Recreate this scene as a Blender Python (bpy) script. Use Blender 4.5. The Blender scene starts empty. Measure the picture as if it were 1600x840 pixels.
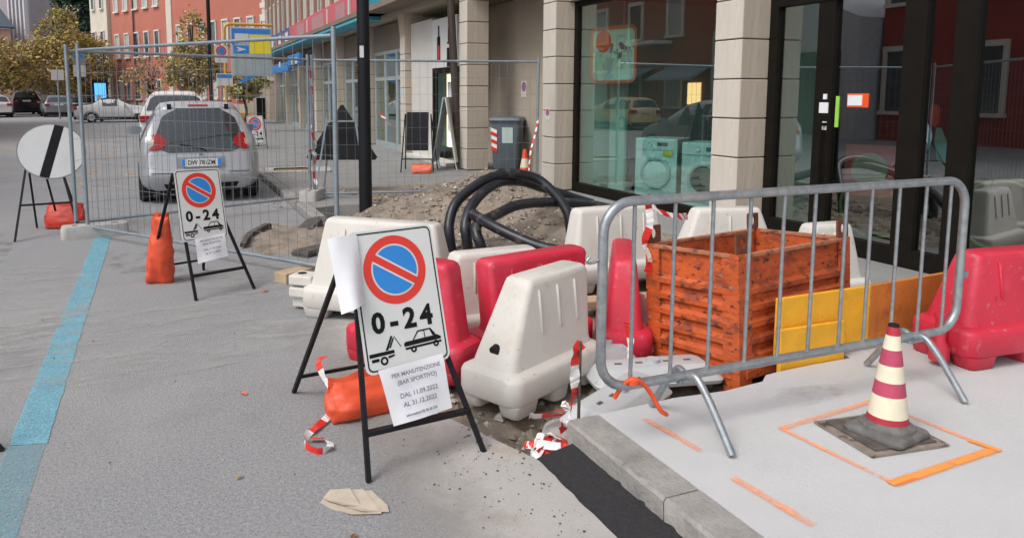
import bpy, bmesh, math, random
from mathutils import Vector, Matrix, noise as mnoise
R = math.radians
random.seed(7)
SC = bpy.context.scene
COL = SC.collection

# ------------------------------------------------------------------ camera
cam_d = bpy.data.cameras.new("camera")
cam = bpy.data.objects.new("camera", cam_d)
COL.objects.link(cam)
cam.location = (-1.624, 0, 1.58)
cam.rotation_euler = (R(90 - 6.597), 0, R(-21.85))
cam_d.sensor_width = 36
cam_d.lens = 36 * 1150 / 1600
cam_d.shift_x = 0.05
cam_d.shift_y = -0.0875
cam_d.clip_start = 0.05
cam_d.clip_end = 4000
SC.camera = cam

# ------------------------------------------------------------------ sky and light (overcast)
W = bpy.data.worlds.new("World")
SC.world = W
W.use_nodes = True
nt = W.node_tree
bg = nt.nodes["Background"]
sky = nt.nodes.new("ShaderNodeTexSky")
sky.sky_type = 'NISHITA'
sky.sun_disc = False
sky.sun_elevation = R(52)
sky.sun_rotation = R(250)
sky.air_density = 1.0
sky.dust_density = 2.0
sky.ozone_density = 1.0
hs = nt.nodes.new("ShaderNodeHueSaturation")
hs.inputs['Saturation'].default_value = 0.25
nt.links.new(sky.outputs[0], hs.inputs['Color'])
nt.links.new(hs.outputs[0], bg.inputs[0])
bg.inputs[1].default_value = 0.12
sun_d = bpy.data.lights.new("sun", 'SUN')
sun = bpy.data.objects.new("sun", sun_d)
COL.objects.link(sun)
sun_d.energy = 0.95
sun_d.angle = R(25)
sun_d.color = (1, 0.97, 0.93)
_az = R(250)
_dir = Vector((math.sin(_az) * math.cos(R(52)), math.cos(_az) * math.cos(R(52)), math.sin(R(52))))
sun.rotation_euler = _dir.to_track_quat('Z', 'Y').to_euler()
SC.view_settings.view_transform = 'Standard'
SC.view_settings.look = 'None'
SC.view_settings.exposure = 0.88
SC.view_settings.gamma = 1

# ------------------------------------------------------------------ materials
def M(name, col, rough=0.7, metal=0.0, var=0.12, scale=6.0, col2=None, thr=(0.5, 0.62), scale2=3.0, amt2=1.0,
      bump=0.0, bscale=60.0, spec=0.5, col3=None, thr3=(0.6, 0.65), scale3=20.0, amt3=1.0, stretch=(1, 1, 1), extra=()):
    m = bpy.data.materials.new(name)
    m.use_nodes = True
    t = m.node_tree
    b = t.nodes["Principled BSDF"]
    b.inputs['Roughness'].default_value = rough
    b.inputs['Metallic'].default_value = metal
    b.inputs['Specular IOR Level'].default_value = spec
    tc = t.nodes.new("ShaderNodeTexCoord")
    mp = t.nodes.new("ShaderNodeMapping")
    mp.inputs['Scale'].default_value = stretch
    t.links.new(tc.outputs['Object'], mp.inputs[0])
    def nz(sc, det=5.0):
        n = t.nodes.new("ShaderNodeTexNoise")
        n.inputs['Scale'].default_value = sc
        n.inputs['Detail'].default_value = det
        n.inputs['Roughness'].default_value = 0.62
        t.links.new(mp.outputs[0], n.inputs['Vector'])
        return n.outputs[0]
    def ramp(sock, lo, hi, c0, c1):
        r = t.nodes.new("ShaderNodeValToRGB")
        r.color_ramp.elements[0].position = lo
        r.color_ramp.elements[1].position = hi
        r.color_ramp.elements[0].color = (*c0, 1)
        r.color_ramp.elements[1].color = (*c1, 1)
        t.links.new(sock, r.inputs[0])
        return r.outputs[0]
    c0 = tuple(max(0, c * (1 - var)) for c in col)
    c1 = tuple(min(1, c * (1 + var)) for c in col)
    out = ramp(nz(scale), 0.3, 0.7, c0, c1)
    for cc, th, s, a in ((col2, thr, scale2, amt2), (col3, thr3, scale3, amt3)) + tuple(extra):
        if cc is None:
            continue
        f = ramp(nz(s, 7.0), th[0], th[1], (0, 0, 0), (a, a, a))
        mx = t.nodes.new("ShaderNodeMix")
        mx.data_type = 'RGBA'
        t.links.new(f, mx.inputs[0])
        t.links.new(out, mx.inputs[6])
        mx.inputs[7].default_value = (*cc, 1)
        out = mx.outputs[2]
    t.links.new(out, b.inputs['Base Color'])
    if bump > 0:
        bp = t.nodes.new("ShaderNodeBump")
        bp.inputs['Strength'].default_value = bump
        bp.inputs['Distance'].default_value = 0.01
        t.links.new(nz(bscale, 6.0), bp.inputs['Height'])
        t.links.new(bp.outputs[0], b.inputs['Normal'])
    return m

def emit(name, col, s):
    m = bpy.data.materials.new(name)
    m.use_nodes = True
    b = m.node_tree.nodes["Principled BSDF"]
    b.inputs['Base Color'].default_value = (*col, 1)
    b.inputs['Emission Color'].default_value = (*col, 1)
    b.inputs['Emission Strength'].default_value = s
    return m

def glass(name, tint, base, rough=0.01):
    m = bpy.data.materials.new(name)
    m.use_nodes = True
    t = m.node_tree
    t.nodes.clear()
    o = t.nodes.new("ShaderNodeOutputMaterial")
    mix = t.nodes.new("ShaderNodeMixShader")
    tr = t.nodes.new("ShaderNodeBsdfTransparent")
    gl = t.nodes.new("ShaderNodeBsdfGlossy")
    fr = t.nodes.new("ShaderNodeFresnel")
    ad = t.nodes.new("ShaderNodeMath")
    fr.inputs[0].default_value = 1.5
    ad.operation = 'ADD'
    ad.use_clamp = True
    ad.inputs[1].default_value = base
    tr.inputs[0].default_value = (*tint, 1)
    gl.inputs['Color'].default_value = (0.92, 0.97, 0.97, 1)
    gl.inputs['Roughness'].default_value = rough
    t.links.new(fr.outputs[0], ad.inputs[0])
    ge = t.nodes.new("ShaderNodeNewGeometry"); iv = t.nodes.new("ShaderNodeMath"); ml = t.nodes.new("ShaderNodeMath")
    iv.operation = 'SUBTRACT'; iv.inputs[0].default_value = 1.0; ml.operation = 'MULTIPLY'
    t.links.new(ge.outputs['Backfacing'], iv.inputs[1]); t.links.new(iv.outputs[0], ml.inputs[0]); t.links.new(ad.outputs[0], ml.inputs[1])
    t.links.new(ml.outputs[0], mix.inputs[0])   # the inner face of a pane does not mirror again
    t.links.new(tr.outputs[0], mix.inputs[1])
    t.links.new(gl.outputs[0], mix.inputs[2])
    t.links.new(mix.outputs[0], o.inputs[0])
    return m

def sprayed(name, col, lo, hi, sc=30.0, rough=0.8):
    """worn paint: noise cuts it through to whatever lies below"""
    m = M(name, col, rough, var=0.1)
    t = m.node_tree
    tc = t.nodes.new("ShaderNodeTexCoord")
    n = t.nodes.new("ShaderNodeTexNoise")
    n.inputs['Scale'].default_value = sc
    n.inputs['Detail'].default_value = 8
    n.inputs['Roughness'].default_value = 0.7
    r = t.nodes.new("ShaderNodeValToRGB")
    r.color_ramp.elements[0].position = lo
    r.color_ramp.elements[1].position = hi
    t.links.new(tc.outputs['Object'], n.inputs['Vector'])
    t.links.new(n.outputs[0], r.inputs[0])
    t.links.new(r.outputs[0], t.nodes["Principled BSDF"].inputs['Alpha'])
    return m

asphalt = M("asphalt", (0.268, 0.270, 0.275), 0.92, var=0.25, scale=60, col2=(0.36, 0.355, 0.345), thr=(0.48, 0.75), scale2=0.6, amt2=0.6,
            bump=0.7, bscale=110, col3=(0.13, 0.13, 0.135), thr3=(0.55, 0.64), scale3=85, amt3=0.75, extra=(((.42, .415, .41), (.62, .68), 95, .7), ((.19, .19, .19), (.55, .72), 1.7, .55)))
asphalt_far = M("pavement_asphalt", (0.23, 0.227, 0.22), 0.9, var=0.12, scale=1.5, col2=(0.28, 0.27, 0.255), thr=(0.5, 0.7), scale2=0.8, amt2=0.6, bump=0.3, bscale=90)
fresh_asphalt = M("fresh_asphalt", (0.022, 0.021, 0.023), 0.85, var=0.35, scale=60, bump=0.8, bscale=110, col3=(0.15, 0.14, 0.13), thr3=(0.71, 0.76), scale3=34)
concrete = M("concrete_slab", (0.505, 0.507, 0.51), 0.92, var=0.05, scale=1.7, col2=(0.45, 0.455, 0.465), thr=(0.50, 0.75), scale2=1.6, amt2=0.5, col3=(0.42,0.42,0.415), thr3=(0.62,0.70), scale3=60, amt3=0.35, bump=0.35, bscale=180)
kerb_m = M("kerb_stone", (0.31, 0.295, 0.275), 0.95, var=0.18, scale=14, bump=0.9, bscale=55, col3=(0.17, 0.16, 0.145), thr3=(0.52, 0.64), scale3=7, amt3=0.65)
conc_rough = M("rough_concrete", (0.42, 0.41, 0.39), 0.95, var=0.15, scale=9, bump=0.6, bscale=60)
apron_m = M("dusty_concrete", (0.40, 0.382, 0.36), 0.94, var=0.10, scale=2.2, col2=(0.30, 0.26, 0.20), thr=(0.56, 0.66), scale2=2.4, amt2=0.55, bump=0.4, bscale=120,
            col3=(0.25, 0.235, 0.22), thr3=(0.6, 0.7), scale3=60, amt3=0.5)
sand = M("sand", (0.26, 0.215, 0.17), 1.0, var=0.25, scale=9, col2=(0.15, 0.12, 0.095), thr=(0.5, 0.60), scale2=4.5, amt2=0.75, bump=1.0, bscale=40, col3=(0.42, 0.40, 0.37), thr3=(0.62, 0.68), scale3=22)
mud = M("dark_earth", (0.07, 0.048, 0.035), 1.0, var=0.4, scale=12, bump=1.0, bscale=40)
blue_paint = sprayed("blue_line_paint", (0.17, 0.40, 0.50), 0.30, 0.56, 120)
blue_worn = sprayed("faded_blue_paint", (0.18, 0.38, 0.46), 0.34, 0.74, 110)
pale_paint = sprayed("faded_pale_paint", (0.55, 0.43, 0.33), 0.42, 0.6, 9)
orange_spray = sprayed("orange_spray_paint", (0.90, 0.30, 0.06), 0.20, 0.46, 30)
orange_faint = sprayed("faint_orange_spray_paint", (0.92, 0.36, 0.18), 0.30, 0.62, 24)
galv = M("galvanised_steel", (0.33, 0.36, 0.38), 0.45, 0.75, var=0.2, scale=25, bump=0.1, bscale=60, col3=(0.42, 0.43, 0.43), thr3=(0.5, 0.65), scale3=14)
galv_f = M("fence_steel", (0.27, 0.32, 0.36), 0.5, 0.5, var=0.15, scale=10)
wire_m = M("fence_wire", (0.22, 0.24, 0.27), 0.6, 0.3, var=0.1)
black_metal = M("black_painted_metal", (0.012, 0.012, 0.014), 0.6, 0.0, spec=0.25, var=0.3, scale=30, col3=(0.12, 0.11, 0.10), thr3=(0.68, 0.74), scale3=28)
pole_m = M("pole_paint", (0.010, 0.011, 0.014), 0.5, 0.0, var=0.2, spec=0.25)
white_pl = M("white_plastic", (0.60, 0.575, 0.53), 0.6, var=0.05, scale=3, col2=(0.47, 0.41, 0.33), thr=(0.54, 0.74), scale2=3.6, amt2=0.6, bump=0.06, bscale=25, col3=(0.30, 0.26, 0.21), thr3=(0.62, 0.70), scale3=26, amt3=0.5)
red_pl = M("red_plastic", (0.56, 0.022, 0.05), 0.48, var=0.10, scale=3, col2=(0.68, 0.10, 0.16), thr=(0.5, 0.7), scale2=2.2, amt2=0.6, bump=0.06, bscale=25, col3=(0.44, 0.20, 0.19), thr3=(0.60, 0.69), scale3=26, amt3=0.6, extra=(((.16, .015, .02), (.64, .70), 12, .5),))
black_pl = M("black_plastic", (0.010, 0.010, 0.012), 0.65, var=0.2, spec=0.25)
pipe_m = M("black_pipe", (0.012, 0.014, 0.02), 0.38, var=0.3, scale=5, col3=(0.18, 0.165, 0.14), thr3=(0.56, 0.70), scale3=7, amt3=0.5)
crate_m = M("orange_rusty_paint", (0.50, 0.088, 0.018), 0.6, var=0.25, scale=5, col2=(0.20, 0.045, 0.02), thr=(0.50, 0.60), scale2=6, amt2=0.8, bump=0.35, bscale=35,
            col3=(0.045, 0.026, 0.02), thr3=(0.575, 0.63), scale3=22, amt3=0.95, stretch=(.8, .8, 1.7), extra=(((.26, .24, .23), (.64, .69), 9, .8), ((.62, .20, .07), (.60, .66), 30, .5)))
crate_rim = M("worn_crate_rim", (0.40, 0.15, 0.075), 0.7, var=0.3, scale=14, col3=(.12, .06, .04), thr3=(.54, .62), scale3=20)
crate_dark = M("rusty_dark_steel", (0.15, 0.045, 0.022), 0.75, var=0.4, scale=9, bump=0.4, bscale=40)
board_y = M("yellow_painted_board", (0.80, 0.40, 0.02), 0.6, var=0.14, scale=6, col2=(0.55, 0.18, 0.02), thr=(0.55, 0.7), scale2=4, amt2=0.7, col3=(0.10, 0.06, 0.02), thr3=(0.66, 0.7), scale3=24, amt3=0.8, bump=0.2)
board_o = M("orange_worn_board", (0.52, 0.17, 0.025), 0.65, var=0.2, scale=5, col2=(0.20, 0.06, 0.025), thr=(0.5, 0.66), scale2=4, amt2=0.8, col3=(0.05, 0.03, 0.02), thr3=(0.65, 0.7), scale3=20, amt3=0.8, bump=0.3)
wood = M("pale_timber", (0.45, 0.33, 0.22), 0.8, var=0.16, scale=4, stretch=(1, 8, 8), bump=0.2)
cardboard = M("cardboard", (0.46, 0.39, 0.31), 0.9, var=0.12, scale=12)
bag_m = M("orange_tarpaulin", (0.70, 0.085, 0.03), 0.5, var=0.14, scale=9, bump=0.4, bscale=22)
bag_red = M("red_tarpaulin", (0.55, 0.04, 0.02), 0.5, var=0.14, scale=9, bump=0.4, bscale=22)
sign_w = M("sign_white", (0.63, 0.64, 0.62), 0.35, var=0.03, col3=(0.5, 0.48, 0.45), thr3=(0.68, 0.76), scale3=14, amt3=0.5)
sign_k = M("sign_black", (0.012, 0.012, 0.014), 0.8, var=0.1, spec=0.12)
sign_r = M("sign_red", (0.68, 0.035, 0.02), 0.4, var=0.05)
sign_b = M("sign_blue", (0.02, 0.22, 0.62), 0.4, var=0.05)
paper = M("paper", (0.75, 0.75, 0.78), 0.7, var=0.03, scale=5, bump=0.2, bscale=9)
ink = M("printed_ink", (0.20, 0.20, 0.24), 0.7, var=0.1)
tape_r = M("tape_red", (0.66, 0.03, 0.02), 0.4, var=0.06)
tape_w = M("tape_white", (0.78, 0.77, 0.75), 0.4, var=0.04)
rebar_m = M("rusty_rebar", (0.09, 0.06, 0.05), 0.8, var=0.3, scale=40)
cone_r = M("cone_red", (0.40, 0.025, 0.045), 0.6, var=0.15, scale=10)
cone_p = M("cone_faded_red", (0.42, 0.055, 0.11), 0.6, var=0.15, scale=10)
cone_c = M("cone_cream", (0.72, 0.66, 0.50), 0.6, var=0.07, scale=10, col3=(0.5, 0.42, 0.3), thr3=(0.6, 0.75), scale3=12, amt3=0.5)
cone_o = M("cone_orange", (0.78, 0.09, 0.02), 0.5, var=0.06)
cone_k = M("cone_rubber", (0.13, 0.125, 0.12), 0.75, var=0.4, scale=14, col3=(0.22, 0.2, 0.18), thr3=(0.55, 0.7), scale3=9, amt3=0.6)
manhole_m = M("manhole_concrete", (0.24, 0.20, 0.165), 0.95, var=0.3, scale=18, bump=0.8, bscale=50, col3=(0.08, 0.05, 0.04), thr3=(0.56, 0.64), scale3=14)
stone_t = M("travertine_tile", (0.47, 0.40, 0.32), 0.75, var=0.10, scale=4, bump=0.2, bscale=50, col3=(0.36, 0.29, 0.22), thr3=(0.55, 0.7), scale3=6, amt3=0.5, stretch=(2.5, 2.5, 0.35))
stone_lit = M("travertine_lit", (0.57, 0.52, 0.45), 0.75, var=0.07, scale=4, bump=0.15, bscale=50, col3=(0.42, 0.34, 0.27), thr3=(0.62, 0.74), scale3=6, amt3=0.5, stretch=(2.5, 2.5, 0.35))  # same stone in a paler tone, light on the street faces put into colour
mortar = M("dark_joint", (0.11, 0.085, 0.065), 0.95, var=0.2)
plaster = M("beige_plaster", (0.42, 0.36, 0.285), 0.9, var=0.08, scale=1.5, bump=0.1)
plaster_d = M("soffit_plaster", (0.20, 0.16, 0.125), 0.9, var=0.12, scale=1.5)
white_panel = M("white_wall_panel", (0.58, 0.56, 0.52), 0.7, var=0.05, scale=2)
frame_k = M("dark_shop_frame", (0.010, 0.008, 0.006), 0.6, var=0.2, spec=0.12)
frame_g = M("pale_metal_frame", (0.36, 0.42, 0.43), 0.5, 0.2, var=0.08)
brown_pole = M("brown_downpipe", (0.045, 0.03, 0.02), 0.5, var=0.2)
glass_a = glass("shop_glass", (0.80, 0.92, 0.89), 0.27)
glass_c = glass("car_glass", (0.13, 0.17, 0.19), 0.16)
glass_d = glass("door_glass", (0.70, 0.78, 0.75), 0.27)
in_teal = M("interior_teal_wall", (0.42, 0.60, 0.54), 0.8, var=0.06, scale=2)
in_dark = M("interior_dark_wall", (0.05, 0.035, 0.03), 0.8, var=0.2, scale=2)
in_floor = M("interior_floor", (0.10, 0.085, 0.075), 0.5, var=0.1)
appl_w = M("white_enamel", (0.62, 0.78, 0.78), 0.3, var=0.02)
appl_g = M("appliance_grey", (0.10, 0.13, 0.14), 0.3, var=0.05)
red_wall = M("red_render", (0.44, 0.15, 0.105), 0.9, var=0.07, scale=0.35, col2=(0.38, 0.11, 0.08), thr=(0.5, 0.7), scale2=0.5, amt2=0.6)
maroon = M("maroon_wall", (0.28, 0.045, 0.04), 0.9, var=0.12, scale=0.5)
brick_up = M("brown_brick_wall", (0.25, 0.13, 0.09), 0.9, var=0.18, scale=3)
fin_m = M("brown_fin", (0.36, 0.24, 0.18), 0.85, var=0.12, scale=2)
win_w = M("white_window_frame", (0.62, 0.60, 0.55), 0.7, var=0.05)
win_k = M("dark_window_glass", (0.05, 0.06, 0.07), 0.15, var=0.2, spec=0.8)
win_pale = M("pale_shutter", (0.42, 0.41, 0.38), 0.6, var=0.1, stretch=(1, 1, 20), scale=3)
cream_w = M("cream_render", (0.58, 0.52, 0.43), 0.9, var=0.08, scale=0.5)
grey_brick = M("grey_brick_wall", (0.26, 0.235, 0.25), 0.9, var=0.1, scale=1.0)
grey_fin = M("pale_grey_fin", (0.50, 0.48, 0.50), 0.8, var=0.06)
pink_w = M("pink_render", (0.50, 0.29, 0.23), 0.9, var=0.08, scale=0.4)
offw = M("off_white_render", (0.66, 0.64, 0.60), 0.9, var=0.05, scale=0.5)
roof_k = M("slate_roof", (0.06, 0.08, 0.10), 0.8, var=0.2)
band_red = M("red_fascia", (0.55, 0.10, 0.13), 0.5, var=0.08, scale=1.5)
band_dim = M("faded_fascia_letter", (0.42, 0.22, 0.23), 0.6, var=0.12, scale=3)
band_blue = M("blue_fascia", (0.045, 0.10, 0.27), 0.5, var=0.1)
band_tq = M("turquoise_fascia", (0.05, 0.38, 0.52), 0.5, var=0.08)
sign_azure = M("azure_sign", (0.02, 0.22, 0.58), 0.4, var=0.06)
sign_yel = M("yellow_sign", (0.80, 0.66, 0.03), 0.5, var=0.04)
post_yel = M("ochre_post", (0.55, 0.30, 0.05), 0.5, var=0.12)
sign_grey = M("pale_grey_board", (0.42, 0.47, 0.49), 0.5, var=0.05)
screen_e = emit("lit_screen", (0.10, 0.42, 0.80), 0.7)
menu_e = emit("lit_menu", (1.0, 0.86, 0.52), 0.9)
lamp_e = emit("lamp_glow", (1.0, 0.72, 0.30), 1.6)
p_silver = M("silver_car_paint", (0.42, 0.43, 0.45), 0.30, 0.35, var=0.03, scale=3)
p_white = M("white_car_paint", (0.72, 0.72, 0.71), 0.25, 0.0, var=0.02)
p_black = M("black_car_paint", (0.012, 0.012, 0.016), 0.2, 0.0, var=0.1)
p_grey = M("grey_car_paint", (0.24, 0.27, 0.30), 0.3, 0.3, var=0.04)
tyre_m = M("tyre_rubber", (0.014, 0.013, 0.013), 0.8, var=0.2)
rim_m = M("alloy_rim", (0.45, 0.46, 0.48), 0.35, 0.6, var=0.05)
lamp_red = M("red_lamp_lens", (0.34, 0.012, 0.016), 0.12, var=0.1, scale=12)
lamp_amber = M("amber_lamp_lens", (0.62, 0.30, 0.10), 0.15, var=0.1)
bin_m = M("grey_bin_plastic", (0.10, 0.125, 0.145), 0.5, var=0.1)
bin_l = M("bin_label", (0.45, 0.55, 0.52), 0.6, var=0.05)
bark = M("bark", (0.07, 0.052, 0.04), 0.95, var=0.3, scale=6)
leaf_y = M("ochre_leaves", (0.43, 0.345, 0.09), 0.8, var=0.3, scale=1.2)
leaf_g = M("olive_leaves", (0.27, 0.25, 0.10), 0.8, var=0.3, scale=1.2)
leaf_r = M("russet_leaves", (0.42, 0.28, 0.19), 0.8, var=0.3, scale=1.2)
leaf_d = M("dark_needles", (0.018, 0.045, 0.028), 0.8, var=0.4, scale=1.2)
pebble_m = M("crumbs", (0.05, 0.045, 0.045), 0.9, var=0.5, scale=30)
pebble_l = M("pale_pebbles", (0.42, 0.39, 0.35), 0.9, var=0.3, scale=30)

# ------------------------------------------------------------------ mesh helpers
class MB:
    """collects shapes and links them as ONE mesh object"""
    def __init__(s, M0=None):
        s.v = []; s.f = []; s.mi = []; s.m = 0; s.T = M0 or Matrix()
    def add(s, vs, fs):
        o = len(s.v)
        s.v += [s.T @ Vector(p) for p in vs]
        for f in fs:
            s.f.append([o + i for i in f]); s.mi.append(s.m)
    def box(s, x0, x1, y0, y1, z0, z1, top=None):
        if top is None: top = (x0, x1, y0, y1)
        a = [(x0, y0, z0), (x1, y0, z0), (x1, y1, z0), (x0, y1, z0)]
        b = [(top[0], top[2], z1), (top[1], top[2], z1), (top[1], top[3], z1), (top[0], top[3], z1)]
        s.add(a + b, [(0, 3, 2, 1), (4, 5, 6, 7), (0, 1, 5, 4), (1, 2, 6, 5), (2, 3, 7, 6), (3, 0, 4, 7)])
    def bar(s, a, b, w, h=None, up=(0, 0, 1)):
        a = Vector(a); b = Vector(b); h = h or w
        d = (b - a).normalized(); u = Vector(up)
        if abs(d.dot(u)) > 0.95: u = Vector((1, 0, 0))
        x = d.cross(u).normalized(); y = x.cross(d)
        vs = []
        for p in (a, b):
            for sx, sy in ((-1, -1), (1, -1), (1, 1), (-1, 1)):
                vs.append(p + x * sx * w / 2 + y * sy * h / 2)
        s.add(vs, [(0, 1, 2, 3), (7, 6, 5, 4), (0, 4, 5, 1), (1, 5, 6, 2), (2, 6, 7, 3), (3, 7, 4, 0)])
    def tube(s, pts, r, n=8, closed=False, cap=True):
        P = [Vector(p) for p in pts]; N = len(P)
        rr = r if isinstance(r, (list, tuple)) else [r] * N
        vs = []; fs = []
        t0 = (P[1] - P[0]).normalized()
        u = Vector((0, 0, 1)) if abs(t0.z) < 0.9 else Vector((1, 0, 0))
        x = t0.cross(u).normalized()
        for i in range(N):
            if closed: t = (P[(i + 1) % N] - P[i - 1]).normalized()
            elif i == 0: t = t0
            elif i == N - 1: t = (P[-1] - P[-2]).normalized()
            else: t = (P[i + 1] - P[i - 1]).normalized()
            x = (x - t * x.dot(t)).normalized(); y = t.cross(x)
            for k in range(n):
                a = 2 * math.pi * k / n
                vs.append(P[i] + (x * math.cos(a) + y * math.sin(a)) * rr[i])
        for i in range(N if closed else N - 1):
            for k in range(n):
                j = (i + 1) % N
                fs.append((i * n + k, i * n + (k + 1) % n, j * n + (k + 1) % n, j * n + k))
        if cap and not closed:
            fs.append(tuple(range(n - 1, -1, -1))); fs.append(tuple(range((N - 1) * n, N * n)))
        s.add(vs, fs)
    def lathe(s, prof, n=24, axis='Z', c=(0, 0, 0)):
        vs = []; fs = []; k = len(prof)
        for i in range(n):
            a = 2 * math.pi * i / n
            for r, z in prof:
                x, y = r * math.cos(a), r * math.sin(a)
                p = (x, y, z) if axis == 'Z' else ((z, x, y) if axis == 'X' else (x, z, y))
                vs.append((p[0] + c[0], p[1] + c[1], p[2] + c[2]))
        for i in range(n):
            j = (i + 1) % n
            for q in range(k - 1):
                fs.append((i * k + q, j * k + q, j * k + q + 1, i * k + q + 1))
        s.add(vs, fs)
        if prof[0][0] > 1e-4: pass
    def rings(s, rings, cap=True):
        """stack of equal-length closed rings"""
        n = len(rings[0]); vs = [p for r in rings for p in r]; fs = []
        for i in range(len(rings) - 1):
            for k in range(n):
                fs.append((i * n + k, i * n + (k + 1) % n, (i + 1) * n + (k + 1) % n, (i + 1) * n + k))
        if cap:
            fs.append(tuple(range(n - 1, -1, -1))); fs.append(tuple(range((len(rings) - 1) * n, len(rings) * n)))
        s.add(vs, fs)
    def poly(s, pts): s.add(pts, [tuple(range(len(pts)))])
    def prism(s, pts, d):
        n = len(pts); d = Vector(d); q = [Vector(p) + d for p in pts]
        fs = [tuple(range(n - 1, -1, -1)), tuple(range(n, 2 * n))]
        fs += [(i, (i + 1) % n, n + (i + 1) % n, n + i) for i in range(n)]
        s.add(list(pts) + q, fs)
    def disc(s, c, r, ax=0, n=40, r2=None, z=0.0):
        """flat disc or ring in the local XZ plane at y = z (facing -Y)"""
        cx, cz = c
        if r2 is None:
            s.add([(cx + r * math.cos(2 * math.pi * k / n), z, cz + r * math.sin(2 * math.pi * k / n)) for k in range(n)], [tuple(range(n))])
        else:
            vs = []
            for k in range(n):
                a = 2 * math.pi * k / n
                vs += [(cx + r * math.cos(a), z, cz + r * math.sin(a)), (cx + r2 * math.cos(a), z, cz + r2 * math.sin(a))]
            s.add(vs, [(2 * k, 2 * ((k + 1) % n), 2 * ((k + 1) % n) + 1, 2 * k + 1) for k in range(n)])
    def mesh(s, name, mats):
        me = bpy.data.meshes.new(name)
        me.from_pydata([tuple(v) for v in s.v], [], s.f)
        for m in (mats if isinstance(mats, (list, tuple)) else [mats]): me.materials.append(m)
        me.polygons.foreach_set('material_index', s.mi)
        me.update()
        return me
    def build(s, name, mats, parent=None, smooth=0, bevel=0, fix=True):
        me = s.mesh(name, mats)
        if fix:
            bm = bmesh.new(); bm.from_mesh(me)
            bmesh.ops.recalc_face_normals(bm, faces=bm.faces); bm.to_mesh(me); bm.free()
        if smooth:
            me.polygons.foreach_set('use_smooth', [True] * len(me.polygons))
            me.set_sharp_from_angle(angle=R(smooth))
        o = link(name, me, parent)
        if bevel:
            b = o.modifiers.new("bevel", 'BEVEL'); b.width = bevel; b.segments = 2; b.limit_method = 'ANGLE'; b.angle_limit = R(40)
        return o

def link(name, me, parent=None):
    o = bpy.data.objects.new(name, me); COL.objects.link(o)
    if parent is not None: o.parent = parent
    return o
def tag(o, label=None, cat=None, group=None, kind=None):
    if label: o['label'] = label
    if cat: o['category'] = cat
    if group: o['group'] = group
    if kind: o['kind'] = kind
    return o
def thing(name, label, cat, loc=(0, 0, 0), rz=0.0, group=None):
    o = bpy.data.objects.new(name, None); COL.objects.link(o)
    o.location = loc; o.rotation_euler = (0, 0, rz); o.empty_display_size = 0.1
    return tag(o, label, cat, group)
def struct(o): o['kind'] = 'structure'; return o
def dup(root, loc, rz, label, group=None):
    def cp(o, par):
        c = o.copy(); COL.objects.link(c)
        if par is not None: c.parent = par
        for ch in o.children: cp(ch, c)
        return c
    r = cp(root, None); r.location = loc; r.rotation_euler = (0, 0, rz); r['label'] = label
    if group: r['group'] = group
    return r
def text_mesh(txt, size, T, mat, parent, name='lettering', bold=0.0, sx=1.0, align='CENTER', ext=0.0):
    """flat lettering in the local XZ plane, reading from -Y"""
    cu = bpy.data.curves.new(name, 'FONT'); cu.body = txt; cu.size = size; cu.align_x = align; cu.align_y = 'CENTER'; cu.offset = bold; cu.extrude = ext
    cu.resolution_u = 3
    tmp = bpy.data.objects.new('tmp', cu); COL.objects.link(tmp)
    dg = bpy.context.evaluated_depsgraph_get()
    me = bpy.data.meshes.new_from_object(tmp.evaluated_get(dg))
    bpy.data.objects.remove(tmp); bpy.data.curves.remove(cu)
    me.transform(T @ Matrix.Rotation(R(90), 4, 'X') @ Matrix.Diagonal((sx, 1, 1, 1)))
    me.materials.clear(); me.materials.append(mat); me.name = name
    return link(name, me, parent)
def spline(P, n=10, closed=False):
    P = [Vector(p) for p in P]; out = []; N = len(P)
    for i in range(N if closed else N - 1):
        if closed: a, b, c, d = P[i - 1], P[i], P[(i + 1) % N], P[(i + 2) % N]
        else: a, b, c, d = P[max(i - 1, 0)], P[i], P[i + 1], P[min(i + 2, N - 1)]
        for k in range(n):
            t = k / n
            out.append(0.5 * ((2 * b) + (c - a) * t + (2 * a - 5 * b + 4 * c - d) * t * t + (3 * b - a - 3 * c + d) * t ** 3))
    if not closed: out.append(P[-1])
    return out
def rrect(cx, cy, hx, hy, r, n=5):
    pts = []
    for qx, qy, a0 in ((1, 1, 0), (-1, 1, 90), (-1, -1, 180), (1, -1, 270)):
        for k in range(n):
            a = R(a0 + 90 * k / (n - 1))
            pts.append((cx + qx * (hx - r) + r * math.cos(a), cy + qy * (hy - r) + r * math.sin(a)))
    return pts
def ribbon(name, path, w, parent=None, seg=0.11, twist=0.16, seed=1):
    """red and white barrier tape along a path"""
    rnd = random.Random(seed)
    P = spline(path, 12); mb = MB(); acc = 0; a = rnd.random() * 6; prev = None
    up = Vector((rnd.uniform(-1, 1), rnd.uniform(-1, 1), 0.4)).normalized()
    for i in range(len(P) - 1):
        t = (P[i + 1] - P[i])
        L = t.length
        if L < 1e-5: continue
        t.normalize()
        a += rnd.uniform(-twist, twist)
        s = t.cross(up)
        if s.length < .1: s = t.cross(Vector((1, 0, 0)))
        s.normalize(); n = s.cross(t)
        off = (s * math.cos(a) + n * math.sin(a)) * w / 2
        cur = (P[i] - off, P[i] + off)
        if prev:
            mb.m = int(acc / seg) % 2
            mb.add([prev[0], prev[1], cur[1], cur[0]], [(0, 1, 2, 3)])
        prev = cur; acc += L
    return mb.build(name, [tape_r, tape_w], parent, fix=False)

# ================================================================== SETTING
def N3(x, y, s, seed=0.0): return mnoise.noise(Vector((x * s, y * s, seed)))
def sstep(a, b, x):
    t = max(0, min(1, (x - a) / (b - a))); return t * t * (3 - 2 * t)

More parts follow.
